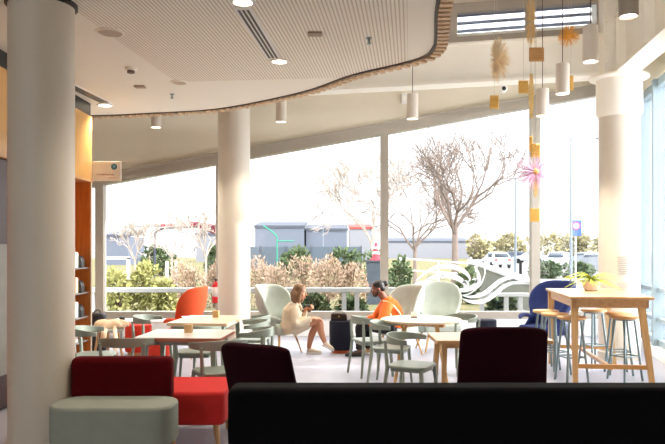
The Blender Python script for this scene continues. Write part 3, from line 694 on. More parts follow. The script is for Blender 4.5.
cc(.80, 7.05, 62, 'sage cafe chair at the left end of the pale oak table')
cc(1.62, 9.15, -55, 'sage cafe chair at the back right of the round table under the sage wing chair')
cc(-2.02, 6.92, 180, 'sage cafe chair at the front of the nearer square table, behind the crimson backrest')
cc(-.90, 7.65, -100, 'sage cafe chair pushed in on the right side of the nearer square table')
cc(-2.62, 7.75, 100, 'sage cafe chair at the left end of the nearer square table')
cc(-1.02, 8.42, -82, 'nearer sage cafe chair on the right side of the farther square table')
cc(-1.06, 9.12, -96, 'farther sage cafe chair on the right side of the farther square table')
cc(-2.32, 9.05, 88, 'sage cafe chair on the left side of the farther square table')
cc(-1.55, 7.98, 184, 'sage cafe chair between the two square cafe tables')
cc(-1.10, 6.72, 205, 'sage cafe chair behind the red bench seat, left of the tilted maroon chair')

# square cafe tables
def sq_table(loc, rz, w_, d_, label, top, edge_m, group='square cafe tables', h=.74, legm=None):
    t = thing('cafe_table', label, 'table', loc, rz, group)
    MB().prism(rrect(w_, d_, .03, 4), h-.008, h).build('table_top', top, t, bevel=.002, seg=1)
    MB().prism(rrect(w_+.004, d_+.004, .03, 4), h-.036, h-.008).build('table_edge', edge_m, t, smooth=False)
    for sx in (-1, 1):
        for sy in (-1, 1): MB().beam((sx*(w_/2-.07), sy*(d_/2-.07), 0), (sx*(w_/2-.09), sy*(d_/2-.09), h-.036), .03, .03, .05, .05).build('leg', legm or M_sage, t)
    MB().box(-w_/2+.08, -d_/2+.08, h-.085, w_/2-.08, d_/2-.08, h-.036).build('apron', legm or M_sage, t, smooth=False)
    return t
M_lam = mat('pale_laminate', (228, 222, 214), .3, var=.02)
M_redwood = wood('red_brown_edge', (158, 92, 62), (140, 76, 48), axis=0)
sq_table((-1.50, 7.22, 0), R(-4), .86, .74, 'nearer square cafe table with pale top and red-brown edge, wooden cube on it', M_lam, M_redwood)
sq_table((-1.55, 8.72, 0), R(-5), .74, 1.0, 'farther square cafe table with pale wood top below the orange wing chair', M_palewood, M_palewood)
sq_table((1.55, 6.98, 0), R(0), 1.12, .66, 'pale oak cafe table half hidden behind the square-backed maroon chair', M_palewood, M_oakx, legm=M_oak)
# wooden cubes on the tables
def cube(loc, label):
    q = MB().box(-.04, -.035, 0, .04, .035, .085).build('wooden_cube', wood('cube_wood', (206, 170, 120), (186, 148, 100)), bevel=.004); q.location = loc
    tag(q, label, 'table marker', 'wooden cube table markers')
cube((-1.50, 7.30, .74), 'small wooden cube on the nearer square cafe table')
cube((-1.49, 8.95, .74), 'small wooden cube on the farther square cafe table')
# papers
for x, y, rz, l in ((-1.78, 9.0, 20, 'white paper sheet lying on the farther square table, left of the wooden cube'),):
    q = MB().box(-.15, -.1, 0, .15, .1, .004).build('paper_sheet', mat('paper', (246, 246, 246), .6), smooth=False); q.location = (x, y, .741); q.rotation_euler = (0, 0, R(rz)); tag(q, l, 'paper')

# round oak table
rt = thing('round_table', 'round pale oak cafe table with splayed oak legs beside the man', 'table', (1.10, 8.72, 0))
MB().lathe([(.47, .715), (.49, .72), (.50, .74), (.495, .745)], (0, 0, 0), 48).build('table_top', M_palewood, rt)
for k in range(4):
    a = R(38+90*k); MB().beam((.44*math.cos(a), .44*math.sin(a), 0), (.26*math.cos(a), .26*math.sin(a), .715), .034, .034, .05, .05).build('leg', M_oak, rt)
MB().beam((-.26, -.2, .68), (.26, .2, .68), .04, .05).beam((-.26, .2, .68), (.26, -.2, .68), .04, .05).build('under_frame', M_oak, rt)
nh = thing('menu_holder', 'small white card in a dark holder standing on the round oak table', 'menu holder', (1.03, 8.85, .745), R(8))
MB().box(-.042, -.02, 0, .042, .02, .012).build('base', M_black, nh, bevel=.003); MB().box(-.04, -.003, .01, .04, .003, .075).build('card', M_white, nh, smooth=False)

# tall table, stools, plant
TD = Vector((.142, .99, 0)).normalized(); ta = -math.atan2(.142, .99)
tt = thing('bar_table', 'tall oak bar table with a potted plant on it at the right', 'table', (3.34, 8.93, 0), ta)
W2, D2 = .465, .90
MB().prism(rrect(2*W2, 2*D2, .012, 3), 1.03, 1.06).build('table_top', M_oakx, tt, bevel=.003)
MB().box(-W2+.05, -D2+.05, .93, W2-.05, -D2+.08, 1.03).box(-W2+.05, D2-.08, .93, W2-.05, D2-.05, 1.03).box(-W2+.05, -D2+.05, .93, -W2+.08, D2-.05, 1.03).box(W2-.08, -D2+.05, .93, W2-.05, D2-.05, 1.03).build('apron', M_oakx, tt, smooth=False)
for sx, sp_ in ((-1, .40), (1, .455)):
    for sy in (-1, 1): MB().beam((sx*sp_, sy*(D2-.04), 0), (sx*(.40 if sx < 0 else .33), sy*(D2-.085), 1.03), .055, .05, .08, .06).build('leg', M_oak, tt)
for sy in (-1, 1): MB().box(-.40, sy*(D2-.06)-.02, .225, .43, sy*(D2-.06)+.02, .275).build('stretcher', wood('oak_rail', (212, 160, 98), (190, 136, 76), axis=0), tt, smooth=False)
MB().box(-.02, -D2+.06, .21, .02, D2-.06, .255).build('long_stretcher', M_oakx, tt, smooth=False)
M_stoolsteel = mat('grey_steel_tube', (128, 146, 150), .38, .35, var=.04)
def bar_stool(loc, rz, label):
    t = thing('bar_stool', label, 'bar stool', loc, rz, 'oak-seated bar stools')
    MB().lathe([(.155, .755), (.17, .76), (.172, .785), (.165, .79), (.0, .786)], (0, 0, 0), 32, caps=False).build('seat', wood('stool_seat', (222, 178, 122), (200, 152, 98), axis=0), t)
    MB().lathe([(.12, .735), (.13, .74), (.13, .756), (.10, .756)], (0, 0, 0), 24).build('seat_plate', M_stoolsteel, t)
    for k in range(4):
        a = R(45+90*k); MB().tube((.20*math.cos(a), .20*math.sin(a), 0), (.11*math.cos(a), .11*math.sin(a), .745), .015, n=8).build('leg', M_stoolsteel, t)
    for k in range(4):
        a = R(45+90*k); b_ = R(135+90*k); r_ = .20-.09*.30/.745; MB().tube((r_*math.cos(a), r_*math.sin(a), .30), (r_*math.cos(b_), r_*math.sin(b_), .30), .009, n=8).build('foot_rail', M_stoolsteel, t)
    return t
s0 = bar_stool((2.92, 8.55, 0), R(12), 'oak-seated bar stool on the left of the tall table, nearest the viewer')
for x, y, rz, l in ((2.86, 9.0, 30, 'oak-seated bar stool on the left of the tall table, second from the viewer'), (2.88, 9.45, 5, 'oak-seated bar stool on the left of the tall table, farthest, near the blue chair'),
                    (3.60, 8.62, 22, 'oak-seated bar stool on the right of the tall table, nearest the viewer'), (3.70, 9.05, -8, 'oak-seated bar stool on the right of the tall table, middle one'), (3.58, 9.6, 18, 'oak-seated bar stool on the right of the tall table, farthest, before the round column')):
    dup(s0, (x, y, 0), R(rz), l)
p0 = Vector((3.42, 9.25, 1.06)); pl = thing('potted_plant', 'yellow-green spider plant in a pale pot on the tall oak table', 'potted plant', p0)
MB().lathe([(.075, 0), (.10, .02), (.112, .10), (.118, .13), (.108, .13), (.10, .105), (.0, .105)], (0, 0, 0), 32, caps=False).build('pot', mat('pale_pot', (222, 212, 200), .6), pl)
MB().lathe([(.0, .108), (.104, .11)], (0, 0, 0), 24, caps=False).build('soil', mat('soil', (60, 44, 32), .9), pl)
rnd = random.Random(8); lf = MB()
for k in range(70):
    a = rnd.uniform(0, 2*PI); L = rnd.uniform(.22, .42); up = rnd.uniform(.4, 1.2); pts = []
    for i in range(8):
        t_ = i/7; pts.append(Vector((math.cos(a)*L*t_*(.4+.6*t_), math.sin(a)*L*t_*(.4+.6*t_), .11+L*up*1.0*t_-L*(.5+.45*up)*t_*t_)))
    s_ = Vector((-math.sin(a), math.cos(a), 0)); wd = rnd.uniform(.011, .018)
    vs = []
    for i, q in enumerate(pts):
        h = wd*(1-(i/7)**2)*1.0+.001; vs += [q-s_*h, q+Vector((0, 0, .004)), q+s_*h]
    lf.add(vs, [f for i in range(7) for f in ((i*3, i*3+1, i*3+4, i*3+3), (i*3+1, i*3+2, i*3+5, i*3+4))])
lf.build('leaves', mat('variegated_leaf', (214, 216, 86), .5, col2=(130, 156, 48), scale=14), pl)
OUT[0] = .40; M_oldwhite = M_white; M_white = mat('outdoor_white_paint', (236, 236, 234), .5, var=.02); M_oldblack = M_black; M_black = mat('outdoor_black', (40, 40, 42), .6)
# ---------------------------------------------------------------- outside
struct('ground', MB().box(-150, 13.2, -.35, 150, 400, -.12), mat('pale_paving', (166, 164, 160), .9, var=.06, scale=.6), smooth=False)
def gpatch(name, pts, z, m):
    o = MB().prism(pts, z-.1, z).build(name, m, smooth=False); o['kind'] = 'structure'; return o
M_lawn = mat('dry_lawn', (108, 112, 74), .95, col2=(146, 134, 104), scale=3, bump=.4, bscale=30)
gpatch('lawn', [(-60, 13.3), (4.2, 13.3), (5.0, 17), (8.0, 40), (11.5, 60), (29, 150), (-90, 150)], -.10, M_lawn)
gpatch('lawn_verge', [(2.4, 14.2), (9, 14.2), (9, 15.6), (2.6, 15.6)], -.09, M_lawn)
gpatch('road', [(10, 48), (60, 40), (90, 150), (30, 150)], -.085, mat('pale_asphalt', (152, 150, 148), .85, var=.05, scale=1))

# white balustrade outside the window
rl = thing('balustrade', 'white balustrade with flat top rail and posts running outside the window', 'railing', (0, 15.2, -.12))
MB().box(-12, -.07, .80, 2.2, .07, .90).build('top_rail', M_white, rl, bevel=.008); MB().box(-12, -.03, .34, 2.2, .03, .39).build('bottom_rail', M_white, rl, smooth=False)
for x in (-9.6, -7.4, -5.2, -3.0, -.75, .25, .53, 1.35): MB().box(x-.05, -.05, 0, x+.05, .05, .82).build('post', M_white, rl, bevel=.006)
rl2 = thing('balustrade', 'short white picket balustrade outside below the tail of the wave decal', 'railing', (0, 15.0, -.12))
MB().box(3.1, -.06, .72, 5.6, .06, .80).build('top_rail', M_white, rl2, bevel=.008)
for x in (3.2, 3.72, 4.02, 4.28, 4.5, 4.72, 5.3): MB().box(x-.045, -.04, 0, x+.045, .04, .74).build('post', M_white, rl2, bevel=.006)

def leaf_mesh(rnd, n, c, r, size, mb, spiky=0.0):
    for k in range(n):
        u = Vector((rnd.gauss(0, 1), rnd.gauss(0, 1), rnd.gauss(0, 1))).normalized(); q = Vector((u.x*r[0], u.y*r[1], u.z*r[2]))*rnd.uniform(.45, 1)**.5 + Vector(c)
        d = (u*(1-spiky)+Vector((rnd.gauss(0, .5), rnd.gauss(0, .5), rnd.gauss(0, .5)+spiky*1.6))).normalized(); e = d.cross(Vector((rnd.gauss(0, 1), rnd.gauss(0, 1), rnd.gauss(0, 1)))).normalized()
        s = size*rnd.uniform(.6, 1.3); w_ = s*(.32 if spiky < .3 else .16)
        mb.add([q-e*w_*.3, q+d*s*.5-e*w_, q+d*s, q+d*s*.5+e*w_], [(0, 1, 2, 3)])
def shrub(name, label, cat, px, py_top, d, wpx, fol, group, seed, n=420, size=.14, spiky=0.0, zb=-.12, lean=0, hgt=None, stems=5):
    rnd = random.Random(seed); p = P(px, py_top, d); h = p.z-zb; w_ = wpx/F*d/2
    t = thing(name, label, cat, (p.x, d, zb), 0, group); mb = MB()
    for j in range(4):
        cx = rnd.uniform(-.45, .45)*w_; cz = h*rnd.uniform(.34, .60); leaf_mesh(rnd, n//4, (cx, rnd.uniform(-.3, .3)*w_, cz), (w_*.62, w_*.55, h*.40), size, mb, spiky)
    mb.build('foliage', fol, t, smooth=False)
    sb = MB()
    for j in range(stems): a = rnd.uniform(0, 2*PI); sb.path([(0, 0, 0), (math.cos(a)*w_*.25, math.sin(a)*w_*.25, h*.4), (math.cos(a)*w_*.5, math.sin(a)*w_*.5, h*.8)], [.03, .018, .006], 5)
    sb.build('stem', M_twig, t)
M_twig = mat('twig_bark', (150, 128, 110), .9, var=.15)
M_leafy = mat('yellow_green_leaf', (228, 222, 148), .7, col2=(186, 188, 114), scale=3)
M_tan = mat('dry_tan_seedhead', (238, 210, 184), .9, col2=(204, 172, 142), scale=3)
M_hedge = mat('dark_hedge_leaf', (122, 138, 98), .8, col2=(92, 110, 78), scale=3)
M_olive = mat('pale_olive_leaf', (206, 194, 150), .9, col2=(172, 164, 122), scale=2)
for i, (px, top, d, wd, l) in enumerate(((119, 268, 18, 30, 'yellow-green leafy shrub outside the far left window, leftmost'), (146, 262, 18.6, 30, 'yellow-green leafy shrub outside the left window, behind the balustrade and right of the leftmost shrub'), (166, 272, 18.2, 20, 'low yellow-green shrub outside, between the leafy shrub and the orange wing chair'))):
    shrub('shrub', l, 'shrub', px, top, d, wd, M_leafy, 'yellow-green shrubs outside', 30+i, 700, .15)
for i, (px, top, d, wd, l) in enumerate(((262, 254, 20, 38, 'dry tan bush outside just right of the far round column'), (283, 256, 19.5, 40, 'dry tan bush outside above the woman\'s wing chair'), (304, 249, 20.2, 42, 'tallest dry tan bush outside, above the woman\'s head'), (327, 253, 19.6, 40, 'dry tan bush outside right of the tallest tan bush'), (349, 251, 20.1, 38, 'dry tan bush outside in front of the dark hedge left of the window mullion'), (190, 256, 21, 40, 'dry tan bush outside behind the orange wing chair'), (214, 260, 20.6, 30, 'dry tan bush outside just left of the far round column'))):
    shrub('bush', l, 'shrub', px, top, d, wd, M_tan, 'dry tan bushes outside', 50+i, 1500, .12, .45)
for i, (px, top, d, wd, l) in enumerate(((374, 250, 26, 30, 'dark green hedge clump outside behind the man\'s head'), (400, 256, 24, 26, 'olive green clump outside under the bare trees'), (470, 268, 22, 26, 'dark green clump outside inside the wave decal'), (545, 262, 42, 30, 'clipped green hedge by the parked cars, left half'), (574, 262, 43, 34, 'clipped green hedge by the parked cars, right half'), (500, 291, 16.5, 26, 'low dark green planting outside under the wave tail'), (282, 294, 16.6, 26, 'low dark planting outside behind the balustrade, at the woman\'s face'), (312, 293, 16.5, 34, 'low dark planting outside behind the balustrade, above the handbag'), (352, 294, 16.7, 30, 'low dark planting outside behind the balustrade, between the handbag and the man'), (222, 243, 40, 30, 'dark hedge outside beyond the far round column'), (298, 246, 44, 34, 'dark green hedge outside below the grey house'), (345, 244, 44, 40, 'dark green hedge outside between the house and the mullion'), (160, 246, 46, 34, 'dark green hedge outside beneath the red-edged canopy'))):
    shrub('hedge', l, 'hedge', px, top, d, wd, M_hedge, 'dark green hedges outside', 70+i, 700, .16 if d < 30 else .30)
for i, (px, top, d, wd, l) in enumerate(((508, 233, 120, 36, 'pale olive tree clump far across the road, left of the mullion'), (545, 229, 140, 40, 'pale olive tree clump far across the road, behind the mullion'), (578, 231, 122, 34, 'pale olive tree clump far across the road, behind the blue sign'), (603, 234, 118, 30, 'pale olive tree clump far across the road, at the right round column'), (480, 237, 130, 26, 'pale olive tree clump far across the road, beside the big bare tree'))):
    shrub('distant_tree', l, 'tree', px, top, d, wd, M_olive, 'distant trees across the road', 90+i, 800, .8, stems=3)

# bare trees
def bare_tree(px, d, top, wpx, label, seed, m, fork=.32, rad=.11, depth=6, tw=1.0, lean=0, rmin=.012):
    rnd = random.Random(seed); x = P(px, 250, d).x; H = EYE-(top-HY)/F*d+.12
    t = thing('bare_tree', label, 'tree', (x, d, -.12), 0, 'bare winter trees'); tr = MB(); br = MB(); W = wpx/F*d/2
    def grow(p, v, L, r, k):
        n = 3; pts = [p]; q = Vector(p); vv = Vector(v)
        for i in range(n):
            vv = (vv+Vector((rnd.gauss(0, .14), rnd.gauss(0, .14), rnd.gauss(.03, .10)))).normalized(); q = q+vv*L/n; pts.append(q.copy())
        br.path(pts, [max(rmin, r*(1-.11*i)) for i in range(n+1)], 5 if k > 3 else 3, caps=False)
        if k == 0: return
        for j in range(rnd.choice((2, 3, 3)) if k > 1 else 3):
            a = rnd.uniform(0, 2*PI); sp_ = rnd.uniform(.35, .85); e = vv.cross(Vector((math.cos(a), math.sin(a), .3))).normalized()
            nv = (vv+e*sp_+Vector((0, 0, .08))).normalized(); at = rnd.uniform(.55, 1.0) if j else 1.0
            i0 = min(n, max(1, round(at*n))); grow(pts[i0], nv, L*rnd.uniform(.62, .86), r*.62, k-1)
    zf = H*fork; tr.path([(0, 0, 0), (lean*.5, 0, zf*.5), (lean, 0, zf)], [rad*1.3, rad, rad*.9], 9); tr.build('trunk', m, t)
    nb = 5
    for j in range(nb):
        a = 2*PI*j/nb+rnd.uniform(-.3, .3); s_ = rnd.uniform(.6, 1.3)*W/max(.5, (H-zf))*1.35
        grow(Vector((lean, 0, zf*rnd.uniform(.85, 1))), Vector((math.cos(a)*s_, math.sin(a)*s_, 1)).normalized(), (H-zf)*.36, rad*.62, depth-1)
    br.build('branches', m, t)
M_bark = mat('grey_bark', (166, 148, 136), .9, var=.12); M_bark2 = mat('dark_grey_bark', (150, 134, 124), .9, var=.12); M_bark3 = mat('pale_bark', (206, 190, 176), .9, var=.08)
bare_tree(455, 30, 118, 150, 'large bare tree with wide crown outside right of the tall mullion', 11, M_bark2, .36, .14, 6)
bare_tree(415, 33, 168, 90, 'bare tree with fine pale twigs outside, left of the large bare tree', 12, M_bark, .34, .09, 6)
bare_tree(372, 31, 150, 62, 'bare pale tree outside behind the tall mullion above the man', 13, M_bark3, .34, .07, 6)
bare_tree(172, 30, 205, 46, 'small pale bare tree outside left of the orange wing chair', 14, M_bark3, .4, .05, 5)
bare_tree(206, 28, 200, 40, 'small pale bare tree outside next to the far round column', 15, M_bark3, .4, .05, 5)
bare_tree(135, 32, 212, 36, 'small pale bare tree outside in the far left window', 16, M_bark3, .4, .05, 5)

# houses
def house(px0, px1, ytop, ybase, d, label, wallm, roofm, over=.12, seed=0):
    a = P(px0, ytop, d); b_ = P(px1, ytop, d); w_ = b_.x-a.x; h = a.z; cx = (a.x+b_.x)/2
    t = thing('house', label, 'house', (cx, d, -.12)); D = 7
    MB().box(-w_/2, 0, 0, w_/2, D, h-.3).build('wall', wallm, t, smooth=False)
    MB().add([(-w_/2-over, -over, h-.35), (w_/2+over, -over, h-.35), (w_/2+over, -over, h-.05), (-w_/2-over, -over, h-.05), (-w_/2-over, D, h+.35), (w_/2+over, D, h+.35), (w_/2+over, D, h+.65), (-w_/2-over, D, h+.65)],
             [(0,1,2,3), (4,7,6,5), (0,4,5,1), (3,2,6,7), (0,3,7,4), (1,5,6,2)]).build('roof', roofm, t, smooth=False)
M_gw = mat('grey_house_wall', (126, 132, 146), .8, var=.03); M_gr = mat('grey_roof', (98, 102, 112), .7); M_ww = mat('white_house_wall', (160, 160, 166), .8); M_rr = mat('red_roof', (190, 90, 84), .7)
house(255, 304, 224, 252, 85, 'long grey house with flat overhanging roof outside, right of the far column', M_gw, M_gr)
house(306, 347, 227, 252, 86, 'grey house with white gable end outside, second to the right of the far column', M_gw, M_gr)
house(350, 372, 226, 252, 105, 'distant house with red roof outside behind the man\'s side of the window', M_ww, M_rr)
house(106, 128, 233, 256, 80, 'distant grey house outside in the far left window', M_gw, M_gr)
house(196, 216, 232, 250, 100, 'distant pale house outside under the pink shade sail', M_ww, M_gr)
house(384, 470, 240, 250, 140, 'distant long pale building outside beyond the bare trees', M_ww, M_gr)
# fence, canopies
fz = thing('fence', 'long grey fence outside in front of the grey houses', 'fence', (-4.5, 60, -.12))
MB().box(-6, 0, 0, 7, .08, 2.0).build('panel', mat('grey_fence', (104, 114, 124), .8), fz, smooth=False)
for k in range(7): MB().box(-6+2.15*k, -.08, 0, -5.88+2.15*k, 0, 2.1).build('post', M_gr, fz, smooth=False)
cn = thing('canopy', 'grey canopy with red edge on a bent post outside in the left window', 'canopy', (P(155, 250, 40).x, 40, -.12))
MB().path(spline([(0, 0, 0), (0, 0, 2.4), (.15, 0, 2.8), (.8, 0, 2.98), (2.6, 0, 3.05)], 5), .06, 8).build('post', mat('canopy_post', (96, 100, 116), .5), cn)
MB().add([(-1.2, -1, 2.98), (2.9, -1, 3.1), (2.9, 1.4, 3.2), (-1.2, 1.4, 3.05), (-1.2, -1, 3.08), (2.9, -1, 3.2), (2.9, 1.4, 3.3), (-1.2, 1.4, 3.15)], [(3,2,1,0), (4,5,6,7), (0,1,5,4), (1,2,6,5), (2,3,7,6), (3,0,4,7)]).build('roof_sheet', mat('canopy_grey', (150, 150, 158), .6), cn, smooth=False)
MB().add([(.6, -1.06, 3.02), (2.95, -1.06, 3.08), (2.95, -1.0, 3.08), (.6, -1.0, 3.02), (.6, -1.06, 3.16), (2.95, -1.06, 3.24), (2.95, -1.0, 3.24), (.6, -1.0, 3.16)], [(3,2,1,0), (4,5,6,7), (0,1,5,4), (1,2,6,5), (2,3,7,6), (3,0,4,7)]).build('red_edge', mat('canopy_red', (206, 40, 66), .5), cn, smooth=False)
d = 38; a, b_, c_ = P(187, 221, d), P(222, 226, d-2), P(220, 236, d+1)
sl = thing('shade_sail', 'pink triangular shade sail outside beside the far round column', 'shade sail', (b_.x, d, -.12)); o0 = Vector(sl.location)
def sail(u, v):
    q = (a*(1-u)+(b_*(1-v)+c_*v)*u); q = q-Vector((0, 0, .28*math.sin(PI*u)*abs(1-2*v)**0*math.sin(PI*v)*0+.25*u*(1-u)*(1 if v > .5 else -.2))); return q-o0
MB().grid(sail, 12, 8).build('sail_fabric', mat('pink_sail', (250, 128, 176), .7), sl, solid=.02)
MB().tube((c_.x-o0.x, c_.y-o0.y, 0), c_-o0+Vector((0, 0, .1)), .06, n=8).build('mast', M_white, sl)
pf = thing('play_frame', 'green bent play frame pole outside in front of the grey houses', 'play frame', (P(277, 250, 45).x, 45, -.12))
MB().path(spline([(0, 0, 0), (0, 0, 2.2), (-.1, 0, 2.7), (-.9, 0, 3.3)], 5), .05, 8).path([(0, 0, 2.3), (1.1, 0, 2.3)], .04, 8).build('frame_tube', mat('play_green', (76, 168, 140), .5), pf)
wf = thing('post_frame', 'white timber post frame outside behind the leafy shrubs in the left window', 'frame', (P(118, 250, 24).x, 24, -.12))
for x in (-.5, .35): MB().box(x-.05, -.05, 0, x+.05, .05, 1.45).build('post', M_white, wf, smooth=False)
MB().box(-.55, -.05, 1.4, .4, .05, 1.5).build('crossbar', M_white, wf, smooth=False)
for i, px in enumerate((167, 176)):
    q = MB().box(-.05, -.05, 0, .05, .05, 1.3).build('bollard', M_white, bevel=.01); q.location = (P(px, 250, 26).x, 26, -.12)
    tag(q, ['white wooden post outside, left one of the pair near the dry bushes', 'white wooden post outside, right one of the pair near the dry bushes'][i], 'post', 'white posts outside')
bc = thing('utility_cabinet', 'dark grey box outside behind the man\'s head with a pink cone on top', 'cabinet', (P(374.5, 250, 22).x, 22, -.12))
MB().box(-.25, -.2, 0, .25, .2, 1.35).build('body', mat('cabinet_grey', (96, 104, 112), .6), bc, bevel=.01); MB().box(-.28, -.23, 1.35, .28, .23, 1.4).build('lid', M_gr, bc, smooth=False)
tcn = thing('traffic_cone', 'pink-red traffic cone with white bands on the dark grey box outside', 'cone', (P(376, 250, 22).x, 22, 1.28))
MB().lathe([(.2, 0), (.2, .03), (.13, .04), (.04, .55), (.02, .56)], (0, 0, 0), 20).build('cone_body', mat('cone_red', (232, 92, 104), .6), tcn)
MB().lathe([(.115, .18), (.095, .27)], (0, 0, 0), 20, caps=False).lathe([(.085, .34), (.07, .42)], (0, 0, 0), 20, caps=False).build('white_band', M_white, tcn, solid=.008)
# ramp wall with handrail
rw = thing('ramp_wall', 'low concrete ramp wall outside sloping down behind the wave decal', 'wall', (0, 0, -.12))
A_ = P(468, 262, 32); B_ = P(534, 285, 19)
MB().add([(A_.x, A_.y, 0), (B_.x, B_.y, 0), (B_.x, B_.y, .75), (A_.x, A_.y, 1.15)]+[(A_.x+.3, A_.y, 0), (B_.x+.3, B_.y, 0), (B_.x+.3, B_.y, .75), (A_.x+.3, A_.y, 1.15)], [(0,1,2,3), (7,6,5,4), (0,4,5,1), (1,5,6,2), (2,6,7,3), (3,7,4,0)]).build('concrete_face', mat('ramp_concrete', (150, 152, 140), .85), rw, smooth=False)
MB().beam((A_.x+.15, A_.y, 1.19), (B_.x+.15, B_.y, .79), .42, .08).build('coping', M_white, rw, smooth=False)
hr = thing('handrail', 'white handrail outside under the large bare tree', 'railing', (P(425, 250, 26).x, 26, -.12))
MB().beam((-1, 0, 1.42), (2.0, 0, 1.2), .06, .06).beam((-1, 0, 1.0), (2, 0, .8), .05, .05).build('rail', M_white, hr, smooth=False)
for x in (-.9, .5, 1.9): MB().box(x-.04, -.04, 0, x+.04, .04, 1.42-.073*(x+1)).build('post', M_white, hr, smooth=False)

# cars
def car(px, d, face, label, body, s=1.0):
    p = P(px, 250, d); t = thing('car', label, 'car', (p.x, d, -.1), face, 'parked and passing cars')
    prof = [(-2.05, .35), (-2.1, .65), (-2.0, .95), (-1.75, 1.0), (-1.35, 1.45), (-.6, 1.52), (.35, 1.48), (1.0, 1.02), (1.85, .86), (2.1, .65), (2.1, .35)]
    b0 = MB(); n = len(prof)
    vs = []
    for sg in (-1, 1):
        for (y, z) in prof: vs.append((sg*(.85 if z < 1.1 else .66), y, z))
    b0.add(vs, [tuple(range(n)), tuple(range(2*n-1, n-1, -1))]+[(i, n+i, n+(i+1) % n, (i+1) % n) for i in range(n)]); b0.build('body', body, t, bevel=.07, seg=3)
    M_cg = mat('car_glass', (70, 78, 88), .1)
    g = MB().add([(-.68, -1.74, 1.04), (.68, -1.74, 1.04), (.58, -1.42, 1.40), (-.58, -1.42, 1.40)], [(0, 1, 2, 3)]); g.v = [(x, y-.05, z) for x, y, z in g.v]; g.build('rear_window', M_cg, t, solid=.02)
    g = MB().add([(-.70, 1.0, 1.05), (.70, 1.0, 1.05), (.58, .42, 1.44), (-.58, .42, 1.44)], [(0, 1, 2, 3)]); g.v = [(x, y+.06, z+.01) for x, y, z in g.v]; g.build('windscreen', M_cg, t, solid=.02)
    for sg in (-1, 1): MB().add([(sg*.80, -1.4, 1.06), (sg*.80, .8, 1.06), (sg*.69, .3, 1.40), (sg*.69, -1.15, 1.40)], [(0, 1, 2, 3)]).build('side_window', M_cg, t, solid=.03)
    for sx in (-1, 1):
        for y in (-1.3, 1.3): MB().path([(sx*.74, y, .32), (sx*.9, y, .32)], .32, 18).build('wheel', M_black, t, bevel=.03)
    for sx in (-1, 1): MB().box(sx*.62-.14, -2.13, .72, sx*.62+.14, -2.04, .88).build('tail_light', mat('tail_red', (196, 70, 66), .3), t, bevel=.02); MB().box(sx*.6-.16, 2.03, .62, sx*.6+.16, 2.12, .76).build('head_light', M_white, t, bevel=.02)
    MB().box(-.26, -2.14, .5, .26, -2.10, .62).build('plate', M_white, t, smooth=False)
M_cw = mat('car_white', (226, 230, 236), .25); M_cs = mat('car_silver', (178, 184, 192), .25, .3); M_cd = mat('car_dark', (98, 106, 120), .25, .2)
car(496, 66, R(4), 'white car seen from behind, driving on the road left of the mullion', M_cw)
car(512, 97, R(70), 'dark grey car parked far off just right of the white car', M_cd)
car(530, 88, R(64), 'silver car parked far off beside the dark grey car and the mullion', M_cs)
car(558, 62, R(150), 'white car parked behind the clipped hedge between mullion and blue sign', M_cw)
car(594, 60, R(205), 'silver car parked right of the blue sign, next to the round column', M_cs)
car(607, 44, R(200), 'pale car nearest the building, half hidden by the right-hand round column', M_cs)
# lamp posts and sign
def lamppost(px, top, d, label, arms=True, r=.045):
    p = P(px, top, d); t = thing('street_lamp', label, 'lamp post', (p.x, d, -.12), 0, 'street lamps outside'); H = p.z+.12; m = mat('galvanised_grey', (142, 152, 162), .5, .2)
    MB().tube((0, 0, 0), (0, 0, H), r*1.5, r, 10).build('pole', m, t)
    if arms: MB().tube((0, 0, H-.1), (1.25, 0, H-.05), r*.6, n=8).tube((0, 0, H-.8), (.9, 0, H-.75), r*.35, n=8).build('arm', m, t); MB().box(1.1, -.12, H-.1, 1.7, .12, H-.02).build('lamp_head', m, t, bevel=.02)
lamppost(571, 137, 30, 'tall street lamp with side arm outside in front of the blue sign')
lamppost(515.5, 178, 40, 'thinner street lamp outside left of the mullion', False, .05)
lamppost(323, 208, 80, 'distant street lamp on the skyline above the grey houses', False, .06)
bs = thing('road_sign', 'blue road sign with red-ringed white circle outside right of the mullion', 'road sign', (P(576, 250, 32).x, 32, -.12))
z = EYE-(228-HY)/F*32+.12
MB().box(-.25, -.02, z-.36, .25, .02, z+.36).build('sign_plate', mat('sign_blue', (92, 122, 206), .5), bs, bevel=.01)
MB().path([(.0, -.022, z+.10), (0, -.03, z+.10)], .19, 28).build('red_ring', mat('ring_red', (206, 70, 120), .5), bs); MB().path([(.0, -.03, z+.10), (0, -.036, z+.10)], .135, 28).build('white_disc', M_white, bs)
MB().tube((0, .05, 0), (0, .05, z+.36), .035, n=10).build('post', M_white, bs)
bl = MB().tube((0, 0, 0), (0, 0, 1.3), .05, n=10).build('bollard', M_black); bl.location = (P(520.5, 250, 24).x, 24, -.12); tag(bl, 'thin dark bollard outside above the tail of the wave decal', 'bollard')
OUT[0] = 1.0; M_white = M_oldwhite; M_black = M_oldblack
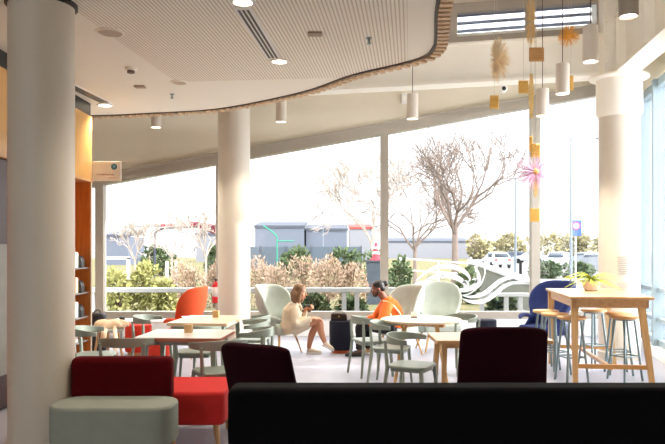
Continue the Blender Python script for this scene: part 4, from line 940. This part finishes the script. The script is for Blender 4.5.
# ---------------------------------------------------------------- people
M_skin = mat('tan_skin', (196, 138, 106), .55, var=.03); M_skin2 = mat('brown_skin', (138, 88, 66), .55, var=.03)
def hand(mb, wrist, d, palmn, s=1.0, curl=.6):
    d = Vector(d).normalized(); n = Vector(palmn).normalized(); side = d.cross(n).normalized(); w_ = Vector(wrist)
    pc = w_+d*.045*s
    mb.path([w_-d*.01, w_+d*.03*s, w_+d*.085*s], [.022*s, .034*s, .036*s], 10, sq=.5, flat=n)
    for i, (o, L) in enumerate(((-.030, .068), (-.010, .078), (.010, .073), (.029, .058))):
        b_ = w_+d*.080*s+side*o*s; p1 = b_+(d*math.cos(curl*.5)+n*math.sin(curl*.5))*L*.45*s; p2 = p1+(d*math.cos(curl*1.4)+n*math.sin(curl*1.4))*L*.35*s; p3 = p2+(d*math.cos(curl*2.2)+n*math.sin(curl*2.2))*L*.25*s
        mb.path([b_-d*.02, p1, p2, p3], [.0095*s, .009*s, .0085*s, .007*s], 7)
    t0 = w_+d*.025*s-side*.028*s; t1 = t0+(-side*.7+d*.6+n*.3).normalized()*.035*s; t2 = t1+(d*.9+n*.5-side*.1).normalized()*.03*s
    mb.path([t0, t1, t2], [.012*s, .0105*s, .008*s], 7)
def head(mb, c, f, s=1.0):                       # f = facing, continuous skull, jaw, nose, lips, ears
    c = Vector(c); f = Vector(f).normalized(); u = Vector((0, 0, 1)); u = (u-f*u.dot(f)).normalized(); sd = u.cross(f).normalized(); M = Matrix((sd, f, u)).transposed()
    q = lambda x, y, z: c+M @ Vector((x, y, z))*s
    mb.ell(q(0, -.012, .03), Vector((.074, .092, .088))*s, M); mb.ell(q(0, .022, -.045), Vector((.056, .066, .068))*s, M); mb.ell(q(0, .052, -.088), Vector((.028, .028, .022))*s, M)
    mb.path([q(0, .088, .012), q(0, .106, -.018), q(0, .112, -.030), q(0, .088, -.038)], [.007*s, .012*s, .015*s, .008*s], 8)
    mb.ell(q(0, .086, -.062), Vector((.022, .010, .006))*s, M); mb.ell(q(0, .083, -.073), Vector((.019, .010, .007))*s, M)
    for x in (-1, 1):
        mb.ell(q(x*.073, -.006, -.012), Vector((.010, .020, .032))*s, M); mb.ell(q(x*.030, .076, .022), Vector((.024, .012, .008))*s, M); mb.ell(q(x*.042, .052, -.03), Vector((.024, .026, .026))*s, M)
    return q, M
def face_bits(par, q, M, s, browm):
    for x in (-1, 1):
        ey = MB().ell(q(x*.030, .080, .004), Vector((.011, .007, .006))*s, M).build('eye', M_white, par)
        MB().ell(q(x*.030, .0862, .004), Vector((.0055, .003, .0055))*s, M).build('iris', M_black, ey)
        MB().path([q(x*.014, .091, .022), q(x*.030, .091, .028), q(x*.047, .078, .022)], [.003*s, .004*s, .002*s], 6).build('eyebrow', browm, par)
    e = MB().ell(q(0, .094, -.0675), Vector((.020, .004, .008))*s, M); e.build('lips', mat('lips', (168, 92, 84), .5), par)

# --- woman in a beige coat, facing right
D1 = 10.72; S1 = F/D1
def W(px, py, dy=0.0): v = P(px, py, D1); return Vector((v.x, D1+dy, v.z))-WO
WO = Vector((P(295, 250, D1).x, D1, 0))
wm = thing('person', 'woman in a beige coat seated in the sage chair, legs crossed, holding a takeaway cup', 'person', WO)
b0 = MB(); hc = W(300.2, 292.0); hf = Vector((1, -.22, -.16))
q, M = head(b0, hc, hf, .98)
neck = W(296.5, 303.5); hip = W(291.5, 327.5)
b0.path([hc+Vector((-.02, 0, -.03)), neck+Vector((0, 0, .01)), neck+Vector((-.03, 0, -.06))], [.050, .048, .06], 12)
b0.path([neck+Vector((-.035, 0, -.02)), W(293, 311), W(291, 320), hip, hip+Vector((.03, 0, -.05))], [.07, .125, .115, .14, .12], 16, sq=1.0)
def limb(mb, pts, rs, n=12): mb.path(spline(pts, 4), [rs[min(len(rs)-1, i//4)]*(1-(i % 4)/4)+rs[min(len(rs)-1, i//4+1)]*((i % 4)/4) for i in range((len(pts)-1)*4+1)], n)
# legs: far leg on the floor, near leg crossed over
kf = W(316, 323.5, .10); af = W(308.5, 349.0, .10); kn = W(318.5, 320.5, -.03); an = W(324.8, 342.5, .0)
limb(b0, [hip+Vector((0, .09, -.02)), (hip+kf)/2+Vector((0, .09, .01)), kf, (kf+af)/2+Vector((-.015, 0, 0)), af], [.095, .08, .056, .052, .034])
limb(b0, [hip+Vector((0, -.09, -.01)), (hip+kn)/2+Vector((0, -.06, .015)), kn, (kn+an)/2+Vector((-.012, 0, 0)), an], [.095, .08, .056, .052, .034])
for a_, tip, py in ((af, W(319, 353.2, .10), 0), (an, W(332, 347.5, .0), 0)): b0.path([a_, a_+Vector((.01, 0, -.03)), tip], [.034, .034, .026], 10)
wn_ = W(313.0, 317.8, -.15); en = W(297.5, 322.5, -.25); sn = neck+Vector((-.03, -.165, -.075))
wf_ = W(305.4, 309.4, .02); ef = W(301, 321, .20); sf = neck+Vector((-.02, .165, -.075))
limb(b0, [sn, (sn+en)/2, en, (en+wn_)/2, wn_], [.05, .044, .038, .032, .024]); limb(b0, [sf, (sf+ef)/2, ef, (ef+wf_)/2, wf_], [.05, .044, .038, .032, .024])
hand(b0, wn_, (.9, .35, -.05), (.2, .1, -1), 1.0, .5); hand(b0, wf_, (.75, -.5, .35), (.45, .65, .1), 1.0, .85)
b0.build('body', M_skin, wm, remesh=.0055)
face_bits(wm, q, M, .98, mat('brown_hair_dark', (92, 62, 42), .6))
co = MB(); M_coat = mat('beige_wool_coat', (204, 188, 164), .9, var=.05, bump=.25, bscale=120)
co.path([neck+Vector((-.045, 0, .012)), neck+Vector((-.045, 0, -.05)), W(292.6, 311), W(290.8, 320), hip+Vector((-.01, 0, .01)), hip+Vector((.02, 0, -.07))], [.078, .118, .152, .148, .178, .165], 20)
limb(co, [sn+Vector((0, .02, .012)), (sn+en)/2+Vector((0, 0, 0)), en, (en+wn_)/2, wn_-Vector((.03, .01, 0))], [.070, .068, .062, .055, .045]); limb(co, [sf+Vector((0, -.02, .012)), (sf+ef)/2, ef, (ef+wf_)/2, wf_-(wf_-ef).normalized()*.03], [.070, .068, .062, .055, .045])
limb(co, [hip+Vector((0, -.08, -.01)), (hip+kn)/2+Vector((-.02, -.06, .012)), kn*.62+hip*.38+Vector((0, -.04, 0))], [.128, .112, .10]); limb(co, [hip+Vector((0, .09, -.02)), (hip+kf)/2+Vector((-.02, .08, .008)), kf*.62+hip*.38+Vector((0, .03, 0))], [.128, .112, .10])
cbody = co.build('coat', M_coat, wm, remesh=.009)
lp = MB(); 
for sg in (-1, 1): lp.add([neck+Vector((.045, sg*.055, .02)), neck+Vector((.09, sg*.075, -.08)), W(300.5, 315, sg*.05), W(299.5, 314, sg*.015), neck+Vector((.085, sg*.02, -.05))], [(0, 1, 2, 3, 4)])
lp.build('lapel', M_coat, wm, solid=.014, bevel=.003)
MB().path([W(299, 304, 0)+Vector((.03, 0, 0)), W(301.5, 312, 0)+Vector((.012, 0, 0))], [.03, .02], 10, sq=.6).build('dark_top', M_black, wm)
bt2 = MB()
for py in (314.5, 319.5): bt2.ell(W(301.6, py, -.05)+Vector((.018, 0, 0)), (.011, .011, .011))
bt2.build('button', mat('coat_button', (60, 48, 40), .4), wm)
hr_ = MB(); M_hair = mat('light_brown_hair', (146, 110, 78), .55, col2=(98, 70, 48), scale=30, stretch=(4, 4, .5))
hr_.ell(q(0, -.024, .042), Vector((.088, .098, .092)), M); hr_.ell(q(0, -.060, -.03), Vector((.084, .062, .10)), M)
for x in (-1, 1):
    hr_.path([q(x*.02, .050, .112), q(x*.070, .040, .055), q(x*.086, .018, -.03), q(x*.085, .020, -.12), q(x*.080, .03, -.175)], [.022, .030, .032, .030, .012], 10)
    hr_.path([q(x*.03, -.06, .06), q(x*.075, -.045, -.04), q(x*.07, -.05, -.14), q(x*.06, -.03, -.20)], [.03, .044, .046, .014], 10)
hr_.path([q(0, -.08, .05), q(0, -.105, -.05), q(0, -.09, -.17)], [.04, .055, .03], 10)
hr_.build('hair', M_hair, wm, remesh=.007)
def shoe(par, heel, toe, m, solem, s=1.0, up=Vector((0, 0, 1))):
    d = (toe-heel).normalized(); sd = d.cross(Vector((0, 0, 1))).normalized(); u = sd.cross(d).normalized(); L = (toe-heel).length
    b0 = MB(); rings = [(0, .030, .075), (.12, .037, .080), (.35, .040, .072), (.6, .046, .052), (.85, .044, .040), (1, .022, .026)]
    vs = []
    for t_, w_, h in rings:
        for k in range(12):
            a = 2*PI*k/12; vs.append(heel+d*L*t_+sd*w_*math.cos(a)+u*(h/2+.012+h/2*math.sin(a)))
    b0.add(vs, [(i*12+k, i*12+(k+1) % 12, (i+1)*12+(k+1) % 12, (i+1)*12+k) for i in range(5) for k in range(12)]+[tuple(range(11, -1, -1)), tuple(60+k for k in range(12))]); o = b0.build('shoe', m, par, sub=1)
    vs = []
    for zz in (-.004, .022):
        for t_, w_ in ((-.02, .0), (-.01, .028), (.12, .041), (.35, .043), (.6, .050), (.85, .047), (1.01, .022), (1.03, 0)): vs.append(heel+d*L*t_+sd*w_+u*zz)
        for t_, w_ in ((1.01, .022), (.85, .047), (.6, .050), (.35, .043), (.12, .041), (-.01, .028)): vs.append(heel+d*L*t_-sd*w_+u*zz)
    MB().add(vs, [tuple(range(13, -1, -1)), tuple(range(14, 28))]+[(i, (i+1) % 14, 14+(i+1) % 14, 14+i) for i in range(14)]).build('sole', solem, o, bevel=.004)
    l_ = MB()
    for k in range(4): l_.path([heel+d*L*(.38+.07*k)-sd*.025+u*(.080-.008*k), heel+d*L*(.38+.07*k)+u*(.089-.0085*k), heel+d*L*(.38+.07*k)+sd*.025+u*(.080-.008*k)], .004, 6)
    l_.build('laces', solem, o)
M_shoe = mat('cream_canvas_shoe', (228, 214, 196), .7)
shoe(wm, W(306.3, 354.4, .10), W(321.5, 354.4, .10), M_shoe, M_white); shoe(wm, W(322, 345.5, .0), W(333.5, 351, -.01), M_shoe, M_white)
cp = thing('takeaway_cup', 'dark takeaway cup in the hand of the woman in the beige coat', 'cup', WO+W(309.3, 308.6, .0)+Vector((0, 0, -.055)))
MB().lathe([(.026, 0), (.028, .002), (.036, .095)], (0, 0, 0), 20).build('cup_body', mat('cup_brown', (92, 66, 52), .6), cp); MB().lathe([(.038, .094), (.038, .104), (.032, .112)], (0, 0, 0), 20).build('lid', mat('cup_lid', (58, 46, 42), .4), cp)

# --- man in an orange jacket, facing left
D2_ = 10.62; MO = Vector((P(384, 250, D2_).x, D2_, 0))
def N(px, py, dy=0.0): v = P(px, py, D2_); return Vector((v.x, D2_+dy, v.z))-MO
mn = thing('person', 'man with dark hair bun in an orange jacket and black trousers, facing left', 'person', MO)
b0 = MB(); hc = N(377.6, 288.6); q, M = head(b0, hc, (-1, -.12, -.20), 1.02)
neck = N(384.5, 299); hip = N(393, 325)
b0.path([hc+Vector((.025, 0, -.03)), neck+Vector((0, 0, .0)), neck+Vector((.04, 0, -.07))], [.058, .058, .07], 12)
b0.path([neck+Vector((.03, 0, -.03)), N(390, 310), N(393, 318), hip, hip+Vector((-.03, 0, -.05))], [.08, .145, .135, .15, .13], 16)
kL = N(361.5, 324.5, -.12); aL = N(359.5, 349, -.10); kR = N(366, 325.5, .12); aR = N(369, 349, .10)
hl = hip+Vector((0, -.10, -.02)); hr2 = hip+Vector((0, .10, -.02))
limb(b0, [hl, (hl+kL)/2, kL, (kL+aL)/2, aL], [.098, .085, .062, .056, .04]); limb(b0, [hr2, (hr2+kR)/2, kR, (kR+aR)/2, aR], [.098, .085, .062, .056, .04])
for a_ in (aL, aR): b0.path([a_, a_+Vector((-.02, 0, -.04)), a_+Vector((-.15, 0, -.055))], [.038, .036, .026], 10)
sn = neck+Vector((.05, -.185, -.07)); en = N(379.5, 320, -.28); wn_ = N(366.5, 322.3, -.17); sf = neck+Vector((.04, .185, -.07)); ef = N(376, 320, .26); wf_ = N(365, 320.5, .10)
limb(b0, [sn, (sn+en)/2, en, (en+wn_)/2, wn_], [.056, .05, .042, .036, .027]); limb(b0, [sf, (sf+ef)/2, ef, (ef+wf_)/2, wf_], [.056, .05, .042, .036, .027])
hand(b0, wn_, (-1, .2, -.1), (0, .55, -.8), 1.08, .55); hand(b0, wf_, (-1, -.3, -.05), (0, -.2, -1), 1.08, .6)
b0.build('body', M_skin2, mn, remesh=.006)
face_bits(mn, q, M, 1.02, M_black)
M_jkt = mat('orange_jacket', (250, 118, 40), .75, var=.05, bump=.2, bscale=50); co = MB()
co.path([neck+Vector((.018, 0, .022)), neck+Vector((.035, 0, -.02)), neck+Vector((.055, 0, -.07)), N(390, 310), N(393, 318), hip+Vector((.0, 0, .0)), hip+Vector((0, 0, -.05))], [.080, .098, .142, .176, .168, .185, .17], 20)
limb(co, [sn+Vector((0, .02, .012)), (sn+en)/2, en, (en+wn_)/2, wn_+Vector((.035, -.01, 0))], [.082, .078, .070, .062, .048]); limb(co, [sf+Vector((0, -.02, .012)), (sf+ef)/2, ef, (ef+wf_)/2, wf_+Vector((.035, .01, 0))], [.082, .078, .070, .062, .048])
co.build('jacket', M_jkt, mn, remesh=.009)
M_ref = mat('reflective_tape', (232, 206, 176), .35)
tp = MB(); tp.path(spline([N(382.5, 300.5, -.15), N(387.5, 301.5, -.20), N(393.5, 306, -.19), N(399.4, 314, -.14), N(402, 323, -.10)], 5), .02, 6, sq=.7)
tp.path(spline([N(389, 312, -.205), N(391, 318, -.2), N(392, 324, -.205)], 4), .018, 6, sq=.7); tp.build('reflective_stripe', M_ref, mn)
tr = MB(); limb(tr, [hl, (hl+kL)/2+Vector((0, 0, .005)), kL, (kL+aL)/2, aL+Vector((0, 0, .01))], [.128, .108, .084, .076, .064]); limb(tr, [hr2, (hr2+kR)/2, kR, (kR+aR)/2, aR+Vector((0, 0, .01))], [.128, .108, .084, .076, .064]); tr.ell(hip+Vector((-.01, 0, -.05)), (.17, .2, .11))
tr.build('trousers', mat('black_trousers', (24, 24, 28), .85), mn, remesh=.009)
M_bh = mat('black_hair', (26, 22, 22), .5); h_ = MB(); h_.ell(q(0, -.022, .044), Vector((.084, .098, .086)), M); h_.ell(q(0, -.055, .0), Vector((.076, .06, .075)), M); h_.ell(q(0, -.125, .052), Vector((.05, .05, .048)), M); h_.ell(q(0, -.085, .05), Vector((.035, .04, .03)), M); h_.build('hair', M_bh, mn, remesh=.007)
h_ = MB(); h_.ell(q(0, .060, -.09), Vector((.040, .034, .028)), M)
for x in (-1, 1): h_.path([q(x*.070, .005, -.035), q(x*.058, .035, -.075), q(x*.03, .066, -.096)], [.012, .016, .016], 8)
h_.path([q(-.026, .094, -.053), q(0, .101, -.050), q(.026, .094, -.053)], .006, 6); h_.build('beard', M_bh, mn, remesh=.005)
M_boot = mat('tan_boot', (196, 168, 132), .7); M_boot2 = mat('dark_boot', (74, 62, 54), .7)
shoe(mn, aL+Vector((.06, 0, -.085)), aL+Vector((-.215, -.01, -.085)), M_boot2, M_black); shoe(mn, aR+Vector((.06, 0, -.085)), aR+Vector((-.215, -.01, -.085)), M_boot, M_white)
tb = thing('tablet', 'dark tablet held in the hands of the man in the orange jacket', 'tablet', MO+N(362.5, 320.2, -.06), R(8))
MB().box(-.13, -.10, -.006, .11, .10, .006).build('case', M_black, tb, bevel=.004); MB().box(-.12, -.09, .0055, .10, .09, .0075).build('screen', mat('tablet_screen', (34, 38, 46), .08), tb, smooth=False)

# handbag on the drum stool
hb = thing('handbag', 'dark brown handbag with curved handle on the black drum stool', 'bag', (.10, 10.93, .50)); M_lea = mat('dark_leather', (58, 42, 34), .35, var=.1)
pts = [(-.13, 0), (.13, 0), (.125, .09), (.10, .125), (.05, .105), (-.05, .105), (-.10, .125), (-.125, .09)]
MB().wallprism(pts, -.05, .05).build('bag_body', M_lea, hb, bevel=.018, seg=3)
MB().add([(-.10, -.054, .118), (.10, -.054, .118), (.085, -.056, .06), (-.085, -.056, .06)], [(0, 1, 2, 3)]).build('flap', M_lea, hb, solid=.008); MB().box(-.014, -.066, .058, .014, -.056, .078).build('clasp', mat('brass_clasp', (206, 164, 92), .3, .8), hb, bevel=.003)
MB().path(spline([(-.10, .055, .115), (-.06, .07, .128), (.06, .07, .128), (.10, .055, .115)], 6), .007, 6).build('handle', M_lea, hb)
